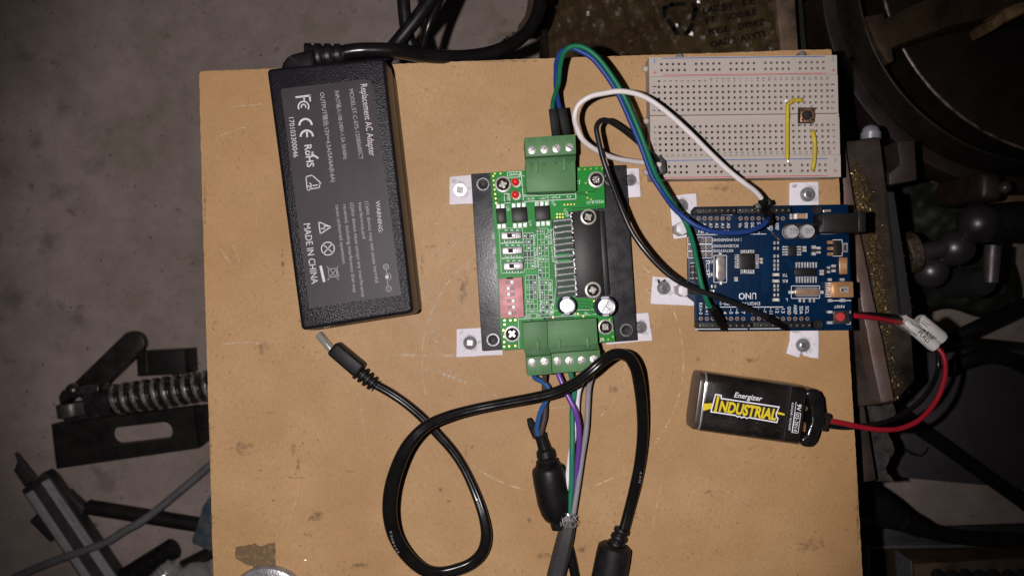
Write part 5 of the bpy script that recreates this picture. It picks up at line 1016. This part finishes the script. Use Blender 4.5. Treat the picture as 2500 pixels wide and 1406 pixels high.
for x, y, m_ in ((1362, 172, M_BSTEEL), (1367, 1112, M_BSTEEL), (343, 828, M_BSTEEL), (345, 288, M_BSTEEL)):
    b = MB(); p = U(x, y); b.vlathe(*p, ZU+1.6, [(ZU, 2.0), (ZU+1.3, 2.0), (ZU+1.6, 1.7), (ZU+1.5, 1.0), (ZU+.6, .9), (ZU+.5, .1)], m_, 24); b.build('socket_screw', tu)
M_NY = mat('nylon', (.58, .56, .58), .45, var=.05, trans=.3)
for x, y, r, zz in ((257, 325, 17, 11), (272, 832, 16.5, 11)):
    p = U(x, y); b = MB(); b.prism([(p[0]+r*math.cos(math.radians(30+60*i)), p[1]+r*math.sin(math.radians(30+60*i))) for i in range(6)], zz, 1.35, M_NY); b.build('hex_standoff', tu, bevel=.2)
for x, y in ((1362, 180), (1367, 1112)):
    p = U(x, y); b = MB(); b.prism([(p[0]+15*math.cos(math.radians(60*i)), p[1]+15*math.sin(math.radians(60*i))) for i in range(6)], ZU-1.7, 1.35, M_BLKM); b.build('hex_standoff', tu)

# ================================================================== jumper leads
M_HB = mat('dupont_black', (.0045, .004, .0045), .55, spec=.12, var=.2)
M_WG = mat('wire_green', (.006, .115, .055), .42, spec=.2, var=.06); M_WBL = mat('wire_royal_blue', (.012, .038, .17), .42, spec=.2, var=.06); M_WW = mat('wire_white', (.56, .51, .50), .4, spec=.3, var=.05); M_WK = mat('wire_black', (.010, .009, .010), .3, var=.1)
def housing(t, a, c, wpx, th, zz0, zz1, m=M_HB, name='connector_housing'):
    A = Vector(W(*a, zz0)); C_ = Vector(W(*c, zz1)); ax = (C_-A); l = ax.length; ax.normalize(); sd = ax.cross(Vector((0, 0, 1))).normalized(); up = sd.cross(ax); hw = wpx*pxs(zz0)/2; o = MB()
    vs = [tuple(A+ax*(l*i)+sd*hw*x+up*th/2*y) for i in (0, 1) for x, y in ((-1, -1), (1, -1), (1, 1), (-1, 1))]
    o.add(vs, [(0, 1, 2, 3), (7, 6, 5, 4), (0, 4, 5, 1), (1, 5, 6, 2), (2, 6, 7, 3), (3, 7, 4, 0)], m); return o.build(name, t, bevel=.25)
t = thing('jumper_wire', 'green lead from the driver terminal ending in the lower blue board header', 'wire', 1500, 230, 20, 'jumper wires')
b = MB(); b.tube([(1349, 268, 20), (1350, 250, 22), (1357, 225, 26), (1364, 200, 30), (1367, 160, 34), (1378, 128, 38), (1400, 114, 40), (1428, 118, 41), (1458, 140, 41), (1490, 180, 40), (1520, 230, 39), (1550, 295, 37), (1577, 360, 35), (1599, 420, 33), (1624, 465, 31), (1652, 510, 30), (1674, 545, 30), (1690, 590, 32), (1700, 640, 34), (1712, 690, 35), (1726, 735, 34), (1742, 762, 32)], .98, M_WG, 12); b.build('wire', t)
housing(t, (1350, 266), (1358, 332), 21, 3.0, 20, 18); housing(t, (1738, 752), (1768, 800), 19, 2.6, 34, 21)
t = thing('jumper_wire', 'blue lead from the driver terminal ending in the upper blue board header', 'wire', 1480, 200, 20, 'jumper wires')
b = MB(); b.tube([(1367, 268, 20), (1362, 245, 22), (1357, 210, 26), (1357, 180, 29), (1360, 150, 33), (1373, 125, 36), (1396, 120, 37), (1420, 127, 37), (1450, 147, 37), (1482, 187, 36), (1511, 235, 35), (1541, 300, 34), (1568, 365, 33), (1590, 425, 32), (1611, 463, 32), (1640, 503, 34), (1666, 529, 36), (1700, 552, 37), (1740, 565, 37), (1785, 569, 36), (1830, 563, 34), (1862, 550, 32), (1876, 535, 30)], .98, M_WBL, 12); b.build('wire', t)
housing(t, (1371, 264), (1384, 330), 21, 3.0, 20, 18); housing(t, (1879, 544), (1868, 508), 17, 2.6, 31, 22)
tw_ = thing('jumper_wire', 'white lead arching over the breadboard to the blue board', 'wire', 1520, 228, 25, 'jumper wires')
b = MB(); b.tube([(1612, 403, 17), (1590, 399, 18), (1550, 394, 21), (1500, 385, 26), (1456, 367, 31), (1424, 342, 35), (1408, 312, 37), (1402, 284, 39), (1412, 258, 40), (1440, 237, 41), (1475, 227, 41), (1520, 223, 41), (1570, 237, 40), (1620, 268, 39), (1680, 320, 37), (1730, 370, 35), (1775, 415, 33), (1815, 446, 32), (1842, 465, 30), (1857, 483, 28), (1863, 498, 26)], 1.08, M_WW, 12); b.build('wire', tw_)
housing(tw_, (1862, 490), (1868, 520), 18, 2.6, 29, 22)
b = MB(); b.box(1845, 492, 1883, 505, 27.5, 24, mat('smoked_plastic', (.045, .04, .036), .4, var=.3, vs=300), -.35); b.build('connector_collar', tw_, bevel=.3)
tk = thing('jumper_wire', 'black lead looping from the breadboard plug down to the lower header', 'wire', 1500, 400, 25, 'jumper wires')
b = MB(); b.tube([(1606, 393, 18), (1588, 375, 20), (1560, 350, 24), (1527, 322, 28), (1500, 303, 31), (1480, 294, 33), (1465, 297, 34), (1457, 312, 35), (1460, 340, 35), (1472, 385, 35), (1490, 440, 35), (1512, 500, 36), (1540, 560, 37), (1572, 608, 38), (1612, 652, 38), (1655, 685, 38), (1705, 708, 37), (1760, 728, 36), (1810, 748, 34), (1850, 765, 32), (1885, 783, 29)], 1.05, M_WK, 12); b.build('wire', tk)
housing(tk, (1868, 773), (1918, 800), 15, 2.5, 31, 23); b = MB(); b.box(1906, 790, 1921, 803, 23.2, 22.5, M_ZINC, .4); b.box(1909, 792, 1918, 800, 23.5, 22.5, M_VOID, .4); b.build('exposed_contact', tk)
b = MB(); b.prism([(1600, 382), (1611, 380), (1625, 394), (1627, 422), (1607, 424), (1602, 404)], 17, ZB+.1, mat('plug_grey', (.055, .05, .055), .4, var=.3, vs=250)); pg = b.build('breadboard_plug', tk, bevel=.3)
b = MB()
for x, y in ((1604, 387), (1609, 399), (1603, 406)): b.box(x-2, y-2, x+2, y+2, 17.4, 16.8, M_CHR)
b.build('contacts', pg)

# ================================================================== 9 V battery and its lead
tq = thing('nine_volt_battery', 'glossy black nine volt battery with yellow and white lettering', 'battery', 1850, 1000, 0)
M_BAT = mat('battery_jacket', (.022, .017, .016), .22, .2, spec=.7, var=.35, vs=60, rvar=.07, bump=.06, bs=500); M_BATC = mat('battery_chrome', (.50, .46, .43), .22, .5, var=.2, vs=150, rvar=.06); M_BATE = mat('battery_end', (.075, .062, .056), .35, .3, var=.2, vs=100)
M_YP = mat('yellow_print', (.68, .52, .02), .35, var=.04); M_WP = mat('white_ink', (.78, .76, .80), .35, var=.03)
# long axis along d, width along n (photo pixels at the top face)
d = Vector((248.5, 35.)).normalized(); n = Vector((-d.y, d.x)); zt_ = 17.4
A = Vector((1723.5, 910)); Wd = 145
def Q(s_, q): return tuple(A+d*s_+n*q)
def tubebox(s0, s1, inset, m, name, r=.13):
    """rounded rectangular sleeve along the battery's length"""
    o = MB(); hw = Wd*pxs(zt_)/2-inset; cy = hw+inset; base = Vector(W(*Q(0, 0), zt_)); ex = Vector((d.x, -d.y, 0)); ey = Vector((n.x, -n.y, 0)); k = pxs(zt_)
    R = 4.2-inset*.6; h = 8.55-inset; sec = []
    for cxs, czs, a0 in ((hw-R, h-R, 0), (-(hw-R), h-R, 90), (-(hw-R), -(h-R), 180), (hw-R, -(h-R), 270)):
        for i in range(7): a = math.radians(a0+15*i); sec.append((cxs+R*math.cos(a), czs+R*math.sin(a)))
    vs = []; N_ = len(sec); st = [(s0*k, .9), (s0*k+.25, .985), (s0*k+.7, 1), (s1*k-.7, 1), (s1*k-.25, .985), (s1*k, .9)] if name != 'x' else []
    for t_, f in st:
        for y, zz in sec:
            q = base+ex*t_+ey*(cy+y*f)+Vector((0, 0, -8.6+zz*f+(0)))
            vs.append((q.x, q.y, q.z))
    fs = []
    for i in range(len(st)-1):
        for j in range(N_): fs.append((i*N_+j, i*N_+(j+1) % N_, (i+1)*N_+(j+1) % N_, (i+1)*N_+j))
    fs.append(tuple(range(N_-1, -1, -1))); fs.append(tuple((len(st)-1)*N_+j for j in range(N_))); o.add(vs, fs, m); return o.build(name, tq, ang=50)
tubebox(-11, 8, .25, M_BATE, 'base_cap'); tubebox(1, 8, .02, M_BATC, 'crimped_rim'); jk = tubebox(5, 252, 0, M_BAT, 'jacket'); 
b = MB(); z = zt_-.05+.02
zt2 = zt_-.02
def PT(s_, a, c, h, m, bold=0., up=0): b.text(s_, Q(*a), Q(*c), h, zt2+up, m, bold=bold)
# white outline block, dark panel, yellow word (slanted upper edge like the label)
o1 = [(29.5, 47), (45.5, 47.5), (47, 55), (190, 56), (187, 68), (185, 73), (187, 82), (191, 84), (189.5, 97), (118, 94.5), (115, 97.5), (108, 94.5), (101, 97.5), (97, 94.5), (91, 97), (87, 94), (23.5, 93.5)]
b.poly([Q(*p) for p in o1], zt2+.02, M_WP)
o2 = [(32, 50), (43, 50.5), (44.5, 58), (187, 59), (184, 68), (182, 73), (184, 83.5), (188, 86), (187, 94), (119, 91.5), (115, 94.5), (107, 91.5), (100, 94.5), (97, 91.5), (91, 94), (87, 91), (27, 90.5)]
b.poly([Q(*p) for p in o2], zt2+.04, M_VOID)
b.poly([Q(*p) for p in ((5.5, 75), (25.8, 71), (24.5, 84.5), (5.2, 93))], zt2+.02, M_YP); b.poly([Q(*p) for p in ((187, 69), (205, 72), (205, 76), (186, 75))], zt2+.02, M_YP)
b.text('I', Q(32.5, 88), Q(41, 88), 33, zt2+.06, M_YP, bold=.07, shear=.12); b.text('NDUSTRIAL', Q(43.5, 87.5), Q(185, 90), 25, zt2+.06, M_YP, bold=.04, shear=.12)
b.text('Energizer', Q(76, 49), Q(145, 49.5), 12.5, zt2+.02, M_WP, bold=.01, shear=.22)
b.text('9V', Q(231.5, 44), Q(231.5, 60), 10.5, zt2+.02, M_WP, bold=.01); b.text('03-2014', Q(231.5, 68), Q(231.5, 111), 8.5, zt2+.02, M_WP)
b.text('ALKALINE / ALCALINE', Q(218, 42), Q(218.5, 110), 5, zt2+.02, M_WP)
b.line([Q(228, 40), Q(228, 115)], 1.2, zt2+.02, M_WP); b.line([Q(229, 65), Q(243, 65), Q(243, 114), Q(229, 114)], 1.2, zt2+.025, M_WP, True)
b.build('lettering', jk)
b = MB(); b.line([Q(205, 4), Q(205, 140)], 1.6, zt2+.03, M_VOID); b.line([Q(210.5, 4), Q(210.5, 140)], 1.2, zt2+.03, M_BATE); b.line([Q(213, 4), Q(213, 140)], 1., zt2+.03, M_VOID); b.build('jacket_seam', jk)
b = MB()
rs = random.Random(19)  # short grey strokes, gathered on the lower part of the jacket
for i in range(70):
    s_, q = rs.uniform(10, 200), 100+abs(rs.gauss(0, 16)); b.line([Q(s_, q), Q(s_+rs.uniform(1, 7), q+rs.uniform(-2, 2))], rs.uniform(.4, 1.0), zt2+.02, M_BATE)
b.build('flecks', jk)
b = MB()
for q in (42, 105):
    p = Q(250, q); c_ = Vector(W(*p, 8.8)); b.lathe(c_, (d.x, -d.y, 0), [(0, 3.6 if q > 60 else 2.9), (2.6, 3.6 if q > 60 else 2.9), (3, 3)], M_GOLD, 20)
b.build('terminal_studs', tq)
ts = thing('battery_snap_lead', 'black battery clip with red and black wires and a white taped sleeve', 'battery lead', 2000, 1020, 2)
P = [(1964, 962), (1973, 951), (1989, 948), (2004, 957), (2012, 972), (2014, 992), (2016, 1006), (2016, 1040), (2004, 1050), (1999, 1066), (1993, 1080), (1983, 1090), (1971, 1093), (1957, 1087), (1955, 1070), (1970, 1060), (1980, 1030), (1980, 1000), (1974, 975)]
M_SNAP = mat('snap_vinyl', (.008, .007, .007), .2, var=.2, bump=.5, bs=260)
b = MB(); b.prism(P, 15.4, 3, M_SNAP); b.build('clip', ts, bevel=1.4, seg=3)
b = MB(); b.prism([(2008, 1006), (2018, 1008), (2030, 1011), (2031, 1024), (2026, 1036), (2020, 1055), (2008, 1052), (2002, 1046)], 11, 5, M_BLKM); b.build('wire_boot', ts, bevel=.6)
M_RED = mat('wire_red', (.34, .010, .022), .36, var=.06)
b = MB(); b.tube([(1975, 1020, 12), (1995, 1022, 11), (2020, 1025, 9), (2060, 1033, 6), (2110, 1043, 2), (2160, 1049, -2), (2205, 1044, -6), (2250, 1020, -9), (2285, 978, -12), (2305, 930, -14), (2308, 890, -16), (2300, 862, -18), (2283, 845, -20)], 1.15, M_RED, 12); b.build('red_wire', ts)
b = MB(); b.tube([(2015, 1038, 7), (2060, 1043, 3), (2110, 1040, -1), (2160, 1030, -4), (2205, 1010, -9), (2245, 980, -14), (2275, 940, -18), (2290, 900, -22), (2290, 862, -22)], 1.15, M_BLKG, 12); b.build('black_wire', ts)
b = MB(); b.tube([(2068, 768, 4), (2090, 771, 3), (2120, 774, 0), (2160, 780, -6), (2200, 788, -14), (2215, 792, -16)], 1.2, M_RED, 12); b.build('red_wire', ts)
b = MB(); b.tube([(2064, 763, 3), (2095, 767, 1), (2130, 768, -2), (2170, 772, -8), (2210, 782, -16)], 1.15, M_BLKG, 12); b.build('black_wire', ts)
M_SLV = mat('white_sleeve', (.62, .58, .55), .5, var=.08, vs=120, bump=.15, bs=400)
b = MB(); p, ax, l = axis(2240, 778, 2304, 832, -16); b.lathe(p, ax, [(0, 2.4), (1, 3.3), (l-2.5, 3.5), (l-.8, 2.9), (l, 1.2)], M_SLV, 28); b.build('sleeve', ts)
b = MB(); p, ax, l = axis(2204, 784, 2284, 846, -15); b.lathe(p, ax, [(0, 1.9), (1, 2.3), (l*.45, 2.5), (l*.9, 3.1), (l, 2.7)], M_SLV, 28); b.build('sleeve', ts)
b = MB(); rnd = random.Random(6); b.prism(jag([(2196, 776), (2212, 768), (2224, 776), (2246, 792), (2258, 812), (2240, 820), (2225, 812), (2200, 796), (2192, 786)], 5, 1.4, rnd), -13, -18, mat('old_tape', (.34, .31, .28), .5, var=.25, vs=300, bump=.5, bs=500)); b.build('tape', ts)
b = MB(); zz = -11.2
b.text('PLRD', (2240, 813), (2264, 838), 10, zz, M_VOID); b.text('TAIR', (2249, 808), (2275, 832), 8, zz, M_VOID); b.text('5', (2237, 784), (2243, 789), 9, zz, M_VOID); b.line([(2248, 786), (2264, 798)], 1.4, zz, M_VOID); b.line([(2252, 782), (2270, 795)], 1, zz, M_VOID); b.line([(2243, 796), (2262, 812)], 1.4, zz, M_VOID); b.text('EMF', (2262, 812), (2284, 830), 5, zz, M_VOID); b.line([(2224, 788), (2243, 800)], 1.2, zz, M_VOID)
b.build('sleeve_lettering', ts)

# ================================================================== metal swarf scattered about, and bright flakes as painted glints on the bag
def on_board(r): return (r.uniform(500, 2080), r.uniform(180, 1400)), 1
def on_floor(r): return (r.uniform(30, 500), r.uniform(950, 1400)), 1
M_SP = mat('swarf_and_glint', (.75, .70, .62), .25, 1, var=.1)
chips('shavings_and_glints', 190, on_board, .15, M_SP, .10, .30, random.Random(1), .2)
chips('shavings_and_glints', 130, on_floor, FLOOR+.7, M_SP, .3, .9, random.Random(2), .3)
chips('shavings_and_glints', 60, lambda r: ((r.uniform(1350, 1900), r.uniform(0, 130)), 1), -109.5, M_SP, .12, .45, random.Random(12), .5)  # these flakes imitate glints off the bag's film
chips('shavings_and_glints', 46, lambda r: ((r.uniform(1400, 1545), r.uniform(420, 830)), 1), 8.1, M_SP, .07, .16, random.Random(15), .1)
for o in bpy.data.objects:
    if '_off' in o: del o['_off']
